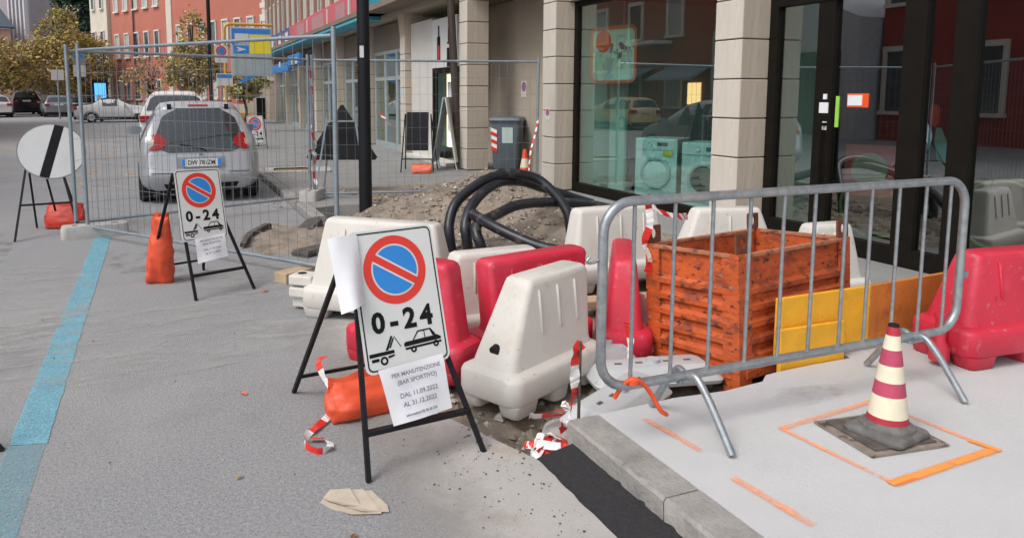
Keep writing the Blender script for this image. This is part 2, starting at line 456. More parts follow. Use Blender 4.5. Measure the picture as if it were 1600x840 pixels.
mb = MB(); mb.add([(-2500, -2500, -.13), (2500, -2500, -.13), (2500, 2500, -.13), (-2500, 2500, -.13)], [(0, 1, 2, 3)])
struct(mb.build("ground", asphalt_far))
rnd = random.Random(3)
edge = [(-.18, -6), (-.18, 2.0)] + [(-.18 + rnd.uniform(-.004, .004), y / 20) for y in range(41, 55)]
edge += [(-.22, 2.8), (-.30, 3.0), (-.42, 3.3), (-.40, 3.8), (-.34, 5), (-.22, 7), (-.02, 9.2), (0, 44), (0, 46), (60, 46), (60, 260), (-80, 260), (-80, -6)]
mb = MB(); mb.prism([(x, y, -.12) for x, y in edge], (0, 0, .12))
struct(mb.build("road", asphalt))
# dusty concrete apron along the edge of the trench
ap = [(-.19, -3), (-.19, 2.0)] + [(x - .004, y) for x, y in edge[2:21]]
out = []
y = 5.0
while y > -3:
    out.append((-1.35 - .22 * N3(y, 0, 1.3), y)); y -= .12
ap = ap + out
mb = MB(); mb.poly([(x, y, .004) for x, y in ap])
def soft_alpha(m, x0, x1):
    """the dust thins out towards the road (a dirt mark with a shape of its own)"""
    t = m.node_tree
    tc = t.nodes.new("ShaderNodeTexCoord"); sp = t.nodes.new("ShaderNodeSeparateXYZ")
    mr = t.nodes.new("ShaderNodeMapRange"); n = t.nodes.new("ShaderNodeTexNoise"); a = t.nodes.new("ShaderNodeMath")
    mr.inputs[1].default_value = x0; mr.inputs[2].default_value = x1; mr.inputs[3].default_value = -.75; mr.inputs[4].default_value = .62
    n.inputs['Scale'].default_value = 5; n.inputs['Detail'].default_value = 8; n.inputs['Roughness'].default_value = .7
    a.operation = 'ADD'; a.use_clamp = True
    t.links.new(tc.outputs['Object'], sp.inputs[0]); t.links.new(tc.outputs['Object'], n.inputs['Vector'])
    t.links.new(sp.outputs[0], mr.inputs[0]); t.links.new(mr.outputs[0], a.inputs[0]); t.links.new(n.outputs[0], a.inputs[1])
    t.links.new(a.outputs[0], t.nodes["Principled BSDF"].inputs['Alpha'])
soft_alpha(apron_m, -1.10, -.42)
struct(mb.build("concrete_apron", apron_m, fix=False))
# blue parking line, worn
mb = MB(); vs = []
for k in range(91):
    u = k / 90; y = 3.68 + 5.32 * u
    vs += [(-2.345 - .055 * u + .008 * N3(y, 1, 5) + .005 * N3(y, 1, 21), y + (.02 if k == 0 else 0), .004), (-2.185 - .05 * u + .008 * N3(y, 4, 5) + .005 * N3(y, 4, 21), y - (.02 if k == 0 else 0), .004)]
mb.add(vs, [(2 * k, 2 * k + 1, 2 * k + 3, 2 * k + 2) for k in range(90)])
struct(mb.build("parking_line", blue_paint, fix=False))
mb = MB(); mb.add([(-2.32, -1, .004), (-2.15, -1, .004), (-2.19, 3.655, .004), (-2.345, 3.695, .004)], [(0, 1, 2, 3)])
struct(mb.build("parking_line", blue_worn, fix=False))
mb = MB()
for k in range(9):
    mb.add([(-3.10, 14.0 + k * 1.9, .004), (-2.94, 14.0 + k * 1.9, .004), (-2.94, 14.9 + k * 1.9, .004), (-3.10, 14.9 + k * 1.9, .004)], [(0, 1, 2, 3)])
mb.add([(-3.0, 13.9, .004), (-1.9, 13.9, .004), (-1.9, 14.08, .004), (-3.0, 14.08, .004)], [(0, 1, 2, 3)])
mb.add([(-2.4, 15.4, .004), (-2.05, 15.4, .004), (-2.05, 16.6, .004), (-2.4, 16.6, .004)], [(0, 1, 2, 3)])
for k in range(3):
    mb.add([(-14, 24 + 5 * k, .004), (-3.4, 24.3 + 5 * k, .004), (-3.4, 25.1 + 5 * k, .004), (-14, 25.0 + 5 * k, .004)], [(0, 1, 2, 3)])
struct(mb.build("road_marking", pale_paint, fix=False))
# dusty smears and darker stains on the road
def blot(m, cx, cy, rx, ry, z, n=28):
    m.add([(cx, cy, z)] + [(cx + rx * math.cos(6.2832 * k / n) , cy + ry * math.sin(6.2832 * k / n), z) for k in range(n)], [(0, 1 + k, 1 + (k + 1) % n) for k in range(n)])
def stain_mat(name, col, lo, hi, sc, stretch):
    m = sprayed(name, col, lo, hi, sc, .95); t = m.node_tree
    mp = t.nodes.new("ShaderNodeMapping"); mp.inputs['Scale'].default_value = stretch
    n = [q for q in t.nodes if q.type == 'TEX_NOISE'][-1]; src = n.inputs['Vector'].links[0].from_socket
    t.links.new(src, mp.inputs[0]); t.links.new(mp.outputs[0], n.inputs['Vector'])
    return m
dust_m = stain_mat("pale_dust", (.44, .43, .41), .47, .85, 3.0, (.8, 2.0, 1))
oil_m = stain_mat("dark_stain", (.17, .165, .16), .50, .90, 2.6, (1.6, 1, 1))
mb = MB(); 
for b in ((-1.9, 5.1, 1.3, .8), (-2.9, 6.3, .7, 1.4), (-1.0, 6.4, .6, .7), (-3.4, 4.9, .8, .9)): blot(mb, *b, .0055 + .0002 * len(mb.f) / 28)
struct(mb.build("dust_smear", dust_m, fix=False))
mb = MB()
for b in ((-3.9, 8, .8, 2.2), (-1.7, 7.5, .5, .6), (-.75, 1.9, .25, .2)): blot(mb, *b, .0010 + .0002 * len(mb.f) / 28)
struct(mb.build("road_stain", oil_m, fix=False))
mb = MB()
for b in ((1.9, 1.3, .6, .35), (1.1, 2.58, .4, .10)): blot(mb, *b, .1222 + .0002 * len(mb.f) / 28)
struct(mb.build("slab_stain", stain_mat("slab_grime", (.42, .415, .40), .52, 1.0, 4, (1, 1.5, 1)), fix=False))
# fresh black asphalt strip in the trench
mb = MB(); n = 40
for i in range(n):
    y0, y1 = -3 + i * 5.72 / n, -3 + (i + 1) * 5.72 / n
    mb.add([(-.182, y0, -.006), (-.09, y0, .014), (0.02, y0, .034), (0.02, y1, .034), (-.09, y1, .014), (-.182, y1, -.006)], [(0, 1, 4, 5), (1, 2, 3, 4)])
struct(mb.build("asphalt_strip", fresh_asphalt, fix=False))

# new concrete pavement slab
sl = [(.165, -4), (9, -4), (9, 3.02), (2.2, 3.02), (1.90, 3.01), (1.87, 2.868), (1.6, 2.872), (1.34, 2.862), (1.24, 2.85), (1.16, 2.79), (.9, 2.765), (.6, 2.79), (.165, 2.765)]
mb = MB(); mb.prism([(x, y, -.12) for x, y in sl], (0, 0, .24))
struct(mb.build("concrete_pavement", concrete))
# kerb stones along the new slab and the old kerb beyond the works
kerb = struct(link("kerb", None)); kerb.empty_display_size = .1
def kerb_stone(y0, y1, x0, x1, z0, z1, bev=.014):
    m = MB()
    ny = 22
    for i in range(ny):
        pass
    jit = random.Random(int(y0 * 100))
    st = []
    for i in range(ny + 1):
        y = y0 + (y1 - y0) * i / ny
        d = jit.uniform(0, .005) + (.012 if jit.random() < .12 else 0)
        st.append([(x0 + .012, y, z0), (x1, y, z0), (x1, y, z1), (x0 + .010 + d, y, z1), (x0 + d, y, z1 - .010 - d)])
    m.rings(st)
    return m.build("kerb_stone", kerb_m, kerb, smooth=30)
for y0, y1 in ((2.075, 2.765), (1.09, 2.068), (.10, 1.083), (-.9, .093)):
    kerb_stone(y0, y1, 0, .16, -.12, .12)
yy = 8.9
while yy < 43.5:
    kerb_stone(yy, yy + .985, 0, .15, -.12, .095); yy += 1.0
# old pavement beyond and in front of the shops
pv = [(.155, 9.55), (.5, 9.7), (.85, 9.6), (1.0, 10.3), (1.4, 10.6), (2.4, 10.9), (3.05, 10.6), (3.0, 3.026), (9, 3.026), (14, 12), (14, 44), (.155, 44)]
mb = MB(); mb.prism([(x, y, -.12) for x, y in pv], (0, 0, .22))
struct(mb.build("pavement", asphalt_far))

# excavated ground with the heap of sand
def dirt_h(x, y):
    z = -.055 + sstep(8.4, 10.8, y) * .165 + sstep(2.3, 3.1, x) * .15 * (1 - sstep(8.4, 10.8, y))
    z -= .13 * sstep(.95, .55, x) * sstep(9.1, 9.7, y) if x < .95 else 0
    z += .56 * math.exp(-(((x - 2.25) / .80) ** 2 + ((y - 8.9) / .75) ** 2)) * (1 + .18 * N3(x, y, 2.2, 4))
    z += .07 * math.exp(-(((x - 1.2) / .6) ** 2 + ((y - 9.3) / .7) ** 2))
    z += .34 * math.exp(-(((x - 2.45) / .55) ** 2 + ((y - 7.3) / .8) ** 2))
    z += .10 * math.exp(-(((x - 1.2) / .7) ** 2 + ((y - 6.6) / .8) ** 2))
    z -= .07 * math.exp(-(((x + .02) / .22) ** 2 + ((y - 2.95) / .28) ** 2))
    z += .040 * N3(x, y, 3.1, 1) + .030 * N3(x, y, 8, 2) + .020 * N3(x, y, 19, 3) + .010 * N3(x, y, 40, 5)
    return z
def grid(name, x0, x1, y0, y1, nx, ny, fn, mat, smooth=True):
    vs = []; fs = []
    for j in range(ny + 1):
        for i in range(nx + 1):
            x = x0 + (x1 - x0) * i / nx; y = y0 + (y1 - y0) * j / ny
            vs.append((x, y, fn(x, y)))
    for j in range(ny):
        for i in range(nx):
            a = j * (nx + 1) + i; fs.append((a, a + 1, a + nx + 2, a + nx + 1))
    m = MB(); m.add(vs, fs)
    o = m.build(name, mat, fix=False)
    if smooth: o.data.polygons.foreach_set('use_smooth', [True] * len(o.data.polygons))
    return o
struct(grid("excavated_ground", -.46, 3.3, 2.74, 11.3, 130, 260, dirt_h, sand))
# torn patch of earth beside the road
def patch_h(x, y):
    r = math.hypot((x + .28) / .72, (y - 8.05) / .95)
    return .085 * max(-.4, 1 - r * r) + .03 * N3(x, y, 6, 8) * (1 if r < 1.1 else 0) + .015 * N3(x, y, 16, 9) - .012
struct(grid("earth_patch", -1.1, .55, 7.0, 9.1, 60, 70, patch_h, sand))
mb = MB(); rr = random.Random(5)
def lump(m, x, y, z, s, rnd):
    vs = [(x + s * rnd.uniform(.6, 1) * a, y + s * rnd.uniform(.6, 1) * b, z + s * .7 * rnd.uniform(.5, 1) * c) for a, b, c in
          ((1, 0, 0), (-1, 0, 0), (0, 1, 0), (0, -1, 0), (.1, .1, 1), (0, 0, -.8))]
    m.add(vs, [(0, 2, 4), (2, 1, 4), (1, 3, 4), (3, 0, 4), (2, 0, 5), (1, 2, 5), (3, 1, 5), (0, 3, 5)])
for k in range(1500):
    x, y = rr.uniform(-.3, 3.1), rr.uniform(2.9, 10.9)
    lump(mb, x, y, dirt_h(x, y) + .004, rr.choice((.012, .018, .025, .04)) * rr.uniform(.5, 1.3), rr)
tag(mb.build("gravel", pebble_l, fix=False), kind='stuff')
mb = MB()
for k in range(2600):
    x, y = (rr.uniform(-.3, 3.1), rr.uniform(2.9, 10.9)) if k % 3 else (rr.gauss(2.1, .8), rr.gauss(8.4, .9))
    if not (-.4 < x < 3.2 and 2.9 < y < 11.2): continue
    lump(mb, x, y, dirt_h(x, y) + .004, rr.choice((.012, .02, .03, .045, .065)) * rr.uniform(.5, 1.2), rr)
tag(mb.build("clods", sand, fix=False), kind='stuff')
mb = MB()
for k in range(420):
    x = -.22 - abs(rr.gauss(0, .28)); y = 2.85 + rr.gauss(0, .45)
    if k % 6 == 0: x, y = rr.uniform(-2.6, -.3), rr.uniform(2.0, 6.0)
    if x > -.2: continue
    lump(mb, x, y, .007, rr.choice((.002, .003, .0045, .007)) * rr.uniform(.5, 1.2), rr)
for k in range(60):
    x, y = rr.uniform(-.17, -.02), rr.uniform(1.6, 2.7)
    lump(mb, x, y, .036 + .22 * x, rr.uniform(.002, .005), rr)
tag(mb.build("asphalt_crumbs", pebble_m, fix=False), kind='stuff')

# orange marks sprayed on the new slab
def strip(m, a, b, w, z):
    a = Vector((*a, z)); b = Vector((*b, z)); t = (b - a).normalized(); s = Vector((-t.y, t.x, 0)) * w / 2
    m.add([a - s, b - s, b + s, a + s], [(0, 1, 2, 3)])
def spray_mat(name, col, lo, hi, strength):
    m = M(name, col, .85, var=.08); t = m.node_tree
    tc = t.nodes.new("ShaderNodeTexCoord"); sp = t.nodes.new("ShaderNodeSeparateXYZ"); ab = t.nodes.new("ShaderNodeMath"); ab.operation = 'ABSOLUTE'
    mr = t.nodes.new("ShaderNodeMapRange"); mr.inputs[1].default_value = .35; mr.inputs[2].default_value = 1.0; mr.inputs[3].default_value = 1.0; mr.inputs[4].default_value = 0.0
    ax = t.nodes.new("ShaderNodeMath"); ax.operation = 'ABSOLUTE'; mx = t.nodes.new("ShaderNodeMapRange"); mx.inputs[1].default_value = .93; mx.inputs[2].default_value = 1.0; mx.inputs[3].default_value = 1.0; mx.inputs[4].default_value = 0.0
    ge = t.nodes.new("ShaderNodeNewGeometry"); n = t.nodes.new("ShaderNodeTexNoise"); n.inputs['Scale'].default_value = 9; n.inputs['Detail'].default_value = 9; n.inputs['Roughness'].default_value = .72
    r = t.nodes.new("ShaderNodeMapRange"); r.inputs[1].default_value = lo; r.inputs[2].default_value = hi; r.inputs[4].default_value = strength
    m1 = t.nodes.new("ShaderNodeMath"); m1.operation = 'MULTIPLY'; m2 = t.nodes.new("ShaderNodeMath"); m2.operation = 'MULTIPLY'
    L = t.links.new
    L(tc.outputs['Object'], sp.inputs[0]); L(sp.outputs[1], ab.inputs[0]); L(ab.outputs[0], mr.inputs[0]); L(sp.outputs[0], ax.inputs[0]); L(ax.outputs[0], mx.inputs[0])
    L(ge.outputs['Position'], n.inputs['Vector']); L(n.outputs[0], r.inputs[0]); L(mr.outputs[0], m1.inputs[0]); L(mx.outputs[0], m1.inputs[1]); L(m1.outputs[0], m2.inputs[0]); L(r.outputs[0], m2.inputs[1])
    L(m2.outputs[0], t.nodes["Principled BSDF"].inputs['Alpha'])
    return m
spray_a = spray_mat("orange_spray_paint", (.92, .31, .06), .22, .46, 1.0)
spray_b = spray_mat("thin_orange_spray_paint", (.95, .38, .19), .28, .62, .85)
me_strip = MB(); me_strip.add([(-1, -1, 0), (1, -1, 0), (1, 1, 0), (-1, 1, 0)], [(0, 1, 2, 3)])
q = [(.83, 2.34), (1.46, 2.40), (1.50, 1.865), (.87, 1.83)]
for i, (a, b, w, m_) in enumerate(((q[1], q[2], .021, spray_b), (q[2], q[3], .028, spray_a), (q[0], q[1], .022, spray_b), (q[3], q[0], .019, spray_b), ((.33, 2.64), (.365, 2.31), .022, spray_b), ((.335, 2.08), (.365, 1.74), .026, spray_b), ((1.485, 1.95), (1.505, 1.855), .024, spray_a), ((.86, 1.83), (.97, 1.838), .022, spray_a))):
    a = Vector((*a, 0)); b = Vector((*b, 0)); d = b - a
    o = link("paint_mark", me_strip.mesh("paint_mark", m_)); o.location = (a + b) / 2 + Vector((0, 0, .1235 + .0004 * i)); o.rotation_euler = (0, 0, math.atan2(d.y, d.x)); o.scale = (d.length / 2 + .012, w, 1); struct(o)

# ================================================================== ARCADE BUILDING
BL = Vector((3.85, 6.0, 0.1))
bld = thing("arcade_building", "long brown arcade building with stone pillars and glazed shops along the pavement", "building", BL)
TB = Matrix.Translation(-BL)
def NB(): return MB(TB)
EACH = {"door_notice", "bottle_graphic", "bell_graphic", "display_panel", "fascia_letter_block", "fascia_strip", "bank_sign", "bank_sign_mark", "soffit", "passage_side_wall"}
def bpart(name, mat, boxes, **k):
    if name in EACH and len(boxes) > 1:
        return [bpart(name, mat, [b], **k) for b in boxes]
    m = NB()
    for b in boxes: m.box(*b)
    return m.build(name, mat, bld, **k)
# pillars clad in stone tiles: street face tiles and end face tiles
def make_tile(w, d, h, mat):
    m = MB(); b = .006
    # small chamfer on all faces
    m.rings([[(b, b, 0), (w - b, b, 0), (w - b, d - b, 0), (b, d - b, 0)], [(0, 0, b), (w, 0, b), (w, d, b), (0, d, b)],
             [(0, 0, h - b), (w, 0, h - b), (w, d, h - b), (0, d, h - b)], [(b, b, h), (w - b, b, h), (w - b, d - b, h), (b, d - b, h)]])
    return m.mesh("stone_tile", mat)
TH = .405
PW, PD = .44, .40
t_st = make_tile(.03, PD - .004, TH - .013, stone_lit)       # faces the street, lit side painted paler
t_en = make_tile(PW, .03, TH - .013, stone_t)               # faces the camera end, shaded side in the darker stone
for k, (y0, nz) in enumerate(((5.97, 10), (9.83, 9), (13.15, 9), (17.3, 9), (21.1, 9), (24.9, 9), (28.7, 9), (32.5, 9), (36.3, 9), (40.1, 9))):
    m = MB(); m.box(.022, PW, .022, PD, 0, 4.0)
    p = m.build("pillar", mortar, bld)
    p.location = Vector((3.85 if k != 2 else 3.78, y0, .1)) - BL
    if k > 6: 
        p.data.materials.clear(); p.data.materials.append(stone_t)
        continue
    jr = random.Random(k)
    for i in range(nz):
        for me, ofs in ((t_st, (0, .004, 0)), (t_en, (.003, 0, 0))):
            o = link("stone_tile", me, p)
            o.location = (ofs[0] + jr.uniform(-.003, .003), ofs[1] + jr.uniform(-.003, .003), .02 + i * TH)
# corbelled heads on the middle pillars
for y0 in (17.3, 21.1, 24.9, 28.7, 32.5, 36.3, 40.1):
    m = NB(); m.box(3.86, 4.28, y0 + .01, y0 + .39, 2.9, 3.5, top=(3.80, 4.9, y0 - .02, y0 + .42))
    m.build("pillar_head", stone_t, bld)
bpart("beam", plaster, [(3.80, 4.30, -2, 43, 3.5, 4.0)])
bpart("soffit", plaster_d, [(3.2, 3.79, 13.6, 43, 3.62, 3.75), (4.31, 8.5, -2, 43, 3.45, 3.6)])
bpart("upper_wall", brick_up, [(3.82, 14, -2, 43, 4.001, 15)])
bpart("end_wall", plaster, [(4.31, 14, 42.8, 43.0, .1, 3.44)])
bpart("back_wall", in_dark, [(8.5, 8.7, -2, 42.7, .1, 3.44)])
# upper windows and fins
wf = MB(); wf.box(-.08, .0, 0, .95, 0, .07); wf.box(-.08, 0, 0, .07, .071, 1.5); wf.box(-.08, 0, .88, .95, .071, 1.5); wf.box(-.08, 0, 0, .95, 1.501, 1.6); wf.box(-.06, -.01, .45, .5, .071, 1.5)
me_wf = wf.mesh("window_frame", win_w)
wg = MB(); wg.box(-.03, 0, .071, .879, .071, 1.5); me_wg = wg.mesh("window_pane", win_pale)
wg2 = MB(); wg2.box(-.03, 0, .071, .879, .071, 1.5); me_wg2 = wg2.mesh("window_pane", win_k)
fn = MB(); fn.box(-.16, 0, 0, .22, 0, 10.6); me_fn = fn.mesh("facade_fin", fin_m)
y = 19.0; k = 0
while y < 42:
    o = link("facade_fin", me_fn, bld); o.location = Vector((3.815, y, 4.35)) - BL
    for zz in (4.5, 7.7, 10.9):
        w = link("window", me_wf, bld); w.location = Vector((3.815, y + .32, zz)) - BL
        g_ = link("window_pane", me_wg if (k * 7 + int(zz)) % 3 else me_wg2, w); g_.location = (-.004, 0, 0)
    y += 1.45; k += 1
# fascia band
def fascia(y0, y1, mat, z0, z1, name="fascia"):
    return bpart(name, mat, [(3.26, 3.80, y0, y1, z0, z1)])
fascia(19.2, 31.0, band_red, 3.62, 4.30)
fascia(31.01, 41.6, band_blue, 3.62, 4.30)
fascia(18.6, 19.19, band_tq, 3.62, 4.34)
bpart("fascia_trim", band_tq, [(3.235, 3.80, 19.2, 41.6, 3.52, 3.605)])
bpart("fascia_panel", band_red, [(3.24, 3.259, 18.9, 19.18, 3.64, 4.32)])
for a, b in ((20.2, 20.7), (21.0, 22.2), (24.0, 26.0), (27.6, 29.2)):
    bpart("fascia_letter_block", band_dim, [(3.245, 3.259, a, b, 3.72, 4.18)])
for a in (20.45, 23.4, 26.9): bpart("fascia_strip", win_w, [(3.240, 3.2585, a, a + .12, 3.66, 4.22)])
for a in (31.4, 33.4, 35.6, 37.8, 39.6): bpart("fascia_letter_block", win_w, [(3.245, 3.259, a, a + .75, 3.72, 4.14)])
for a in (32.4, 34.5, 36.8): bpart("fascia_letter_block", band_red, [(3.245, 3.259, a, a + .55, 3.72, 4.14)])

# shop window bay between the first two pillars
def bars(name, mat, boxes, bev=0): return bpart(name, mat, boxes, bevel=bev)
bars("window_frame", frame_k, [(4.16, 4.24, 9.73, 9.825, .1, 2.95), (4.16, 4.24, 6.38, 6.46, .1, 2.95), (4.15, 4.25, 6.461, 9.729, .1, .24), (4.16, 4.24, 6.461, 9.729, 2.87, 2.95)])
bpart("window_glass", glass_a, [(4.195, 4.203, 6.461, 9.729, .241, 2.869)])
o = bpart("shutter_box", offw, [(4.05, 4.30, 6.38, 9.82, 2.96, 3.49)])
m = NB()
for k in range(8): m.box(4.035, 4.049, 6.39, 9.81, 2.98 + k * .06, 3.025 + k * .06)
m.build("shutter_slats", offw, bld)
bpart("display_floor", in_floor, [(4.26, 6.4, 6.3, 9.82, .1, .12)])
bpart("side_wall", in_teal, [(4.31, 8.49, 9.83, 9.97, .1, 3.44)])
bpart("display_panel", in_teal, [(4.75, 4.79, 9.32, 9.72, .13, 2.4), (6.41, 6.46, 6.4, 7.4, .21, 1.3)])
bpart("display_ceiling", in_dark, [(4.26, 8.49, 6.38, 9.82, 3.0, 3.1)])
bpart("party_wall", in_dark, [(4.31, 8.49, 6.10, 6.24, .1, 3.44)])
# glazed entrance beside the near pillar
bars("entrance_frame", frame_k, [(4.2, 4.3, 5.86, 6.05, .1, 3.4), (4.2, 4.3, 5.17, 5.36, .1, 2.45), (4.2, 4.3, 4.27, 4.47, .1, 2.45), (4.2, 4.3, 3.85, 4.03, .1, 3.4),
                             (4.2, 4.3, 2.9, 3.0, .1, 3.4), (4.2, 4.3, 5.361, 5.859, .1, .30), (4.2, 4.3, 4.471, 5.169, .1, .26), (4.2, 4.3, 4.031, 4.269, .1, .26), (4.2, 4.3, 1.0, 2.899, .1, .26),
                             (4.2, 4.3, 3.001, 3.849, .1, .26), (4.19, 4.31, 4.031, 5.859, 2.451, 2.60), (4.2, 4.3, 1.0, 3.849, 2.6, 2.7)])
for a, b, c, d in ((5.361, 5.859, .301, 2.45), (4.471, 5.169, .261, 2.45), (4.031, 4.269, .261, 2.45), (3.001, 3.849, .261, 2.599), (1.0, 2.899, .261, 2.599), (4.031, 5.859, 2.601, 3.4)):
    bpart("glass_pane", glass_d, [(4.245, 4.253, a, b, c, d)])
bpart("entrance_side_wall", in_teal, [(4.35, 4.95, 5.96, 6.02, .1, 3.44)])
bpart("shop_floor", in_floor, [(4.31, 8.49, -1, 6.09, .1, .14)])
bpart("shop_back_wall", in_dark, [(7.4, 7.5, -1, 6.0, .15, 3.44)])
bpart("door_handle", frame_k, [(4.12, 4.14, 5.20, 5.23, .75, 1.35), (4.141, 4.199, 5.20, 5.23, .78, .81), (4.141, 4.199, 5.20, 5.23, 1.28, 1.31)])
bpart("door_notice", paper, [(4.19, 4.199, 5.19, 5.29, 1.40, 1.50), (4.19, 4.199, 5.20, 5.26, 1.24, 1.32), (4.19, 4.199, 5.21, 5.25, 1.53, 1.58)])
bpart("door_sticker", cone_o, [(4.236, 4.2445, 4.80, 5.02, 1.46, 1.585)])
bpart("sticker_panel", paper, [(4.232, 4.2355, 4.86, 5.012, 1.475, 1.57)])
bpart("green_strip", M("green_sticker", (0.30, 0.62, 0.08), 0.5), [(4.236, 4.2445, 5.11, 5.145, 1.27, 1.56)])
# recessed passage with the bin
bpart("passage_wall", plaster, [(4.95, 5.1, 10.1, 15.2, .1, 3.44)])
bpart("passage_side_wall", plaster, [(4.31, 4.94, 10.1, 10.22, .1, 3.44), (4.5, 4.94, 14.9, 15.0, .1, 3.44)])
# bay with white panels and the lit menu
bpart("wall_panel", white_panel, [(4.0, 4.08, 15.75, 17.28, .1, 3.25)])
bpart("shop_sign_panel", sign_w, [(4.0, 4.06, 14.25, 15.74, 2.15, 3.2)])
bpart("bottle_graphic", sign_k, [(3.990, 3.999, 15.22, 15.40, 2.3, 2.82), (3.990, 3.999, 15.28, 15.34, 2.821, 3.05), (3.990, 3.999, 14.62, 14.80, 2.16, 2.55)])
bpart("bottle_label_graphic", tape_r, [(3.984, 3.989, 15.24, 15.32, 2.34, 2.62)])
bpart("bell_graphic", sign_k, [(3.990, 3.999, 14.70, 14.74, 2.68, 2.98), (3.990, 3.999, 14.52, 14.56, 2.68, 2.98), (3.990, 3.999, 14.48, 14.78, 2.63, 2.67)])
bpart("shop_door_frame", frame_k, [(4.0, 4.1, 15.64, 15.74, .1, 2.14), (4.0, 4.1, 14.05, 14.13, .1, 2.14), (4.0, 4.1, 14.131, 15.639, 2.03, 2.14)])
bpart("menu_board", menu_e, [(4.3, 4.33, 15.22, 15.62, .4, 2.02)])
bpart("menu_sheet", paper, [(4.285, 4.299, 15.30, 15.54, .75, 1.85)])
bpart("shop_inner_wall", in_dark, [(6.2, 6.3, 13.6, 17.2, .1, 3.44)])
m = NB(); m.tube([(3.76, 13.57, .1), (3.70, 13.60, 1.8), (3.62, 13.64, 3.6)], .075, 10); m.build("downpipe", brown_pole, bld, smooth=40)
bpart("step", white_panel, [(3.7, 4.1, 14.1, 17.0, .10, .16)])
# further glazed bays, each with its own frames and panes
for (y0, y1) in ((17.75, 21.0), (21.55, 24.85), (25.35, 28.65), (29.15, 32.45), (32.95, 36.25), (36.75, 40.05)):
    n = 3; w = (y1 - y0) / n
    for i in range(n):
        a = y0 + i * w; b = a + w
        f = bpart("shop_window", frame_g, [(4.1, 4.18, a, a + .07, .1, 2.75), (4.1, 4.18, b - .07, b - .002, .1, 2.75), (4.1, 4.18, a + .071, b - .071, .1, .25),
                                     (4.1, 4.18, a + .071, b - .071, 1.95, 2.05), (4.1, 4.18, a + .071, b - .071, 2.66, 2.75)])
        m = MB(Matrix.Translation(-BL)); m.box(4.135, 4.142, a + .071, b - .071, .251, 1.949); m.box(4.135, 4.142, a + .071, b - .071, 2.051, 2.659)
        m.build("pane", glass_a, f)
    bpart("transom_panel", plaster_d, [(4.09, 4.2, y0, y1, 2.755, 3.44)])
    bpart("shop_divider", plaster, [(4.31, 7.5, y1 + .1, y1 + .2, .1, 3.44)])
    bpart("inner_wall", in_teal if int(y0) % 2 else plaster, [(5.8, 5.9, y0, y1, .1, 3.44)])
bpart("bank_sign", sign_azure, [(3.15, 3.25, 28.2, 31.0, 2.72, 3.12), (3.15, 3.25, 31.05, 36.6, 2.52, 2.9)])
for a in (28.7, 29.6, 33.0): bpart("bank_sign_mark", win_w, [(3.140, 3.149, a, a + .4, 2.74, 2.98)])

# things shown behind the glass
def washer(name, label, loc, rz):
    t = thing(name, label, "washing machine", loc, rz, "washing machines in the shop window")
    m = MB(); m.box(-.30, .30, 0, .55, 0, .85); m.build("cabinet", appl_w, t, bevel=.012)
    m = MB(); m.box(-.27, .27, -.012, -.001, .70, .83); m.build("control_panel", appl_w, t)
    m = MB(); m.box(.02, .17, -.018, -.013, .75, .80); m.build("display", appl_g, t)
    m = MB(); m.lathe([(0, -.02), (.03, -.03), (.03, -.013)], 16, 'Y', (-.08, 0, .775)); m.build("dial", appl_w, t)
    m = MB(); m.lathe([(.17, -.012), (.185, -.03), (.215, -.03), (.225, -.001)], 32, 'Y', (0, 0, .38)); m.build("door_ring", M("door_ring_" + str(int(loc[1] * 10)), (.45, .6, .62), .3), t, smooth=40)
    m = MB(); m.lathe([(0, -.03), (.1, -.026), (.169, -.008)], 32, 'Y', (0, 0, .38)); m.build("porthole", appl_w if 'closed' in label else appl_g, t, smooth=40)
    m = MB(); m.box(.11, .24, -.016, -.013, .62, .68); m.build("price_tag", sign_yel, t)
    return t
washer("washing_machine", "white washing machine with plain closed door and yellow tag behind the shop window glass", (4.66, 8.42, .12), R(-58))
washer("washing_machine", "white washing machine with dark porthole half hidden behind the near stone pillar", (4.64, 7.40, .12), R(-60))
t = thing("hanging_poster", "orange framed rounded poster hanging in the shop window", "poster", (4.42, 9.18, 2.14), R(-78))
m = MB()
o_ = rrect(0, 0, .46, .41, .12); i_ = rrect(0, 0, .415, .365, .09)
vs = []; nn = len(o_)
for a, b in zip(o_, i_): vs += [(a[0], 0, a[1]), (b[0], 0, b[1]), (a[0], .02, a[1]), (b[0], .02, b[1])]
fs = []
for k in range(nn):
    j = (k + 1) % nn
    fs += [(4 * k, 4 * j, 4 * j + 1, 4 * k + 1), (4 * k, 4 * k + 2, 4 * j + 2, 4 * j), (4 * k + 1, 4 * j + 1, 4 * j + 3, 4 * k + 3), (4 * k + 2, 4 * k + 3, 4 * j + 3, 4 * j + 2)]
m.add(vs, fs); m.build("poster_frame", M("poster_orange", (0.62, 0.13, 0.05), .5), t)
m = MB(); m.prism([(x, .012, y) for x, y in i_], (0, .006, 0)); m.build("poster_panel", M("poster_green", (0.50, 0.60, 0.50), .5, col2=(0.30, 0.38, 0.38), thr=(.5, .6), scale2=5), t)
m = MB(); m.lathe([(0, .004), (.155, .004), (.155, .011)], 28, 'Y', (-.2, 0, .2)); m.build("poster_disc", M("poster_red", (0.75, 0.11, 0.03), .5), t)
m = MB(); pr = random.Random(9)
for k in range(26):
    x, z = pr.uniform(-.05, .36), pr.gauss(.02, .09); s = pr.uniform(.012, .035)
    m.m = k % 3; m.box(x - s, x + s, .005 + k * .0002, .010 + k * .0002, z - s, z + s * 1.4)
m.build("poster_picture", [M("poster_dark", (.10, .09, .12), .6), M("poster_teal", (.06, .30, .36), .6), M("poster_pale", (.62, .55, .5), .6)], t)
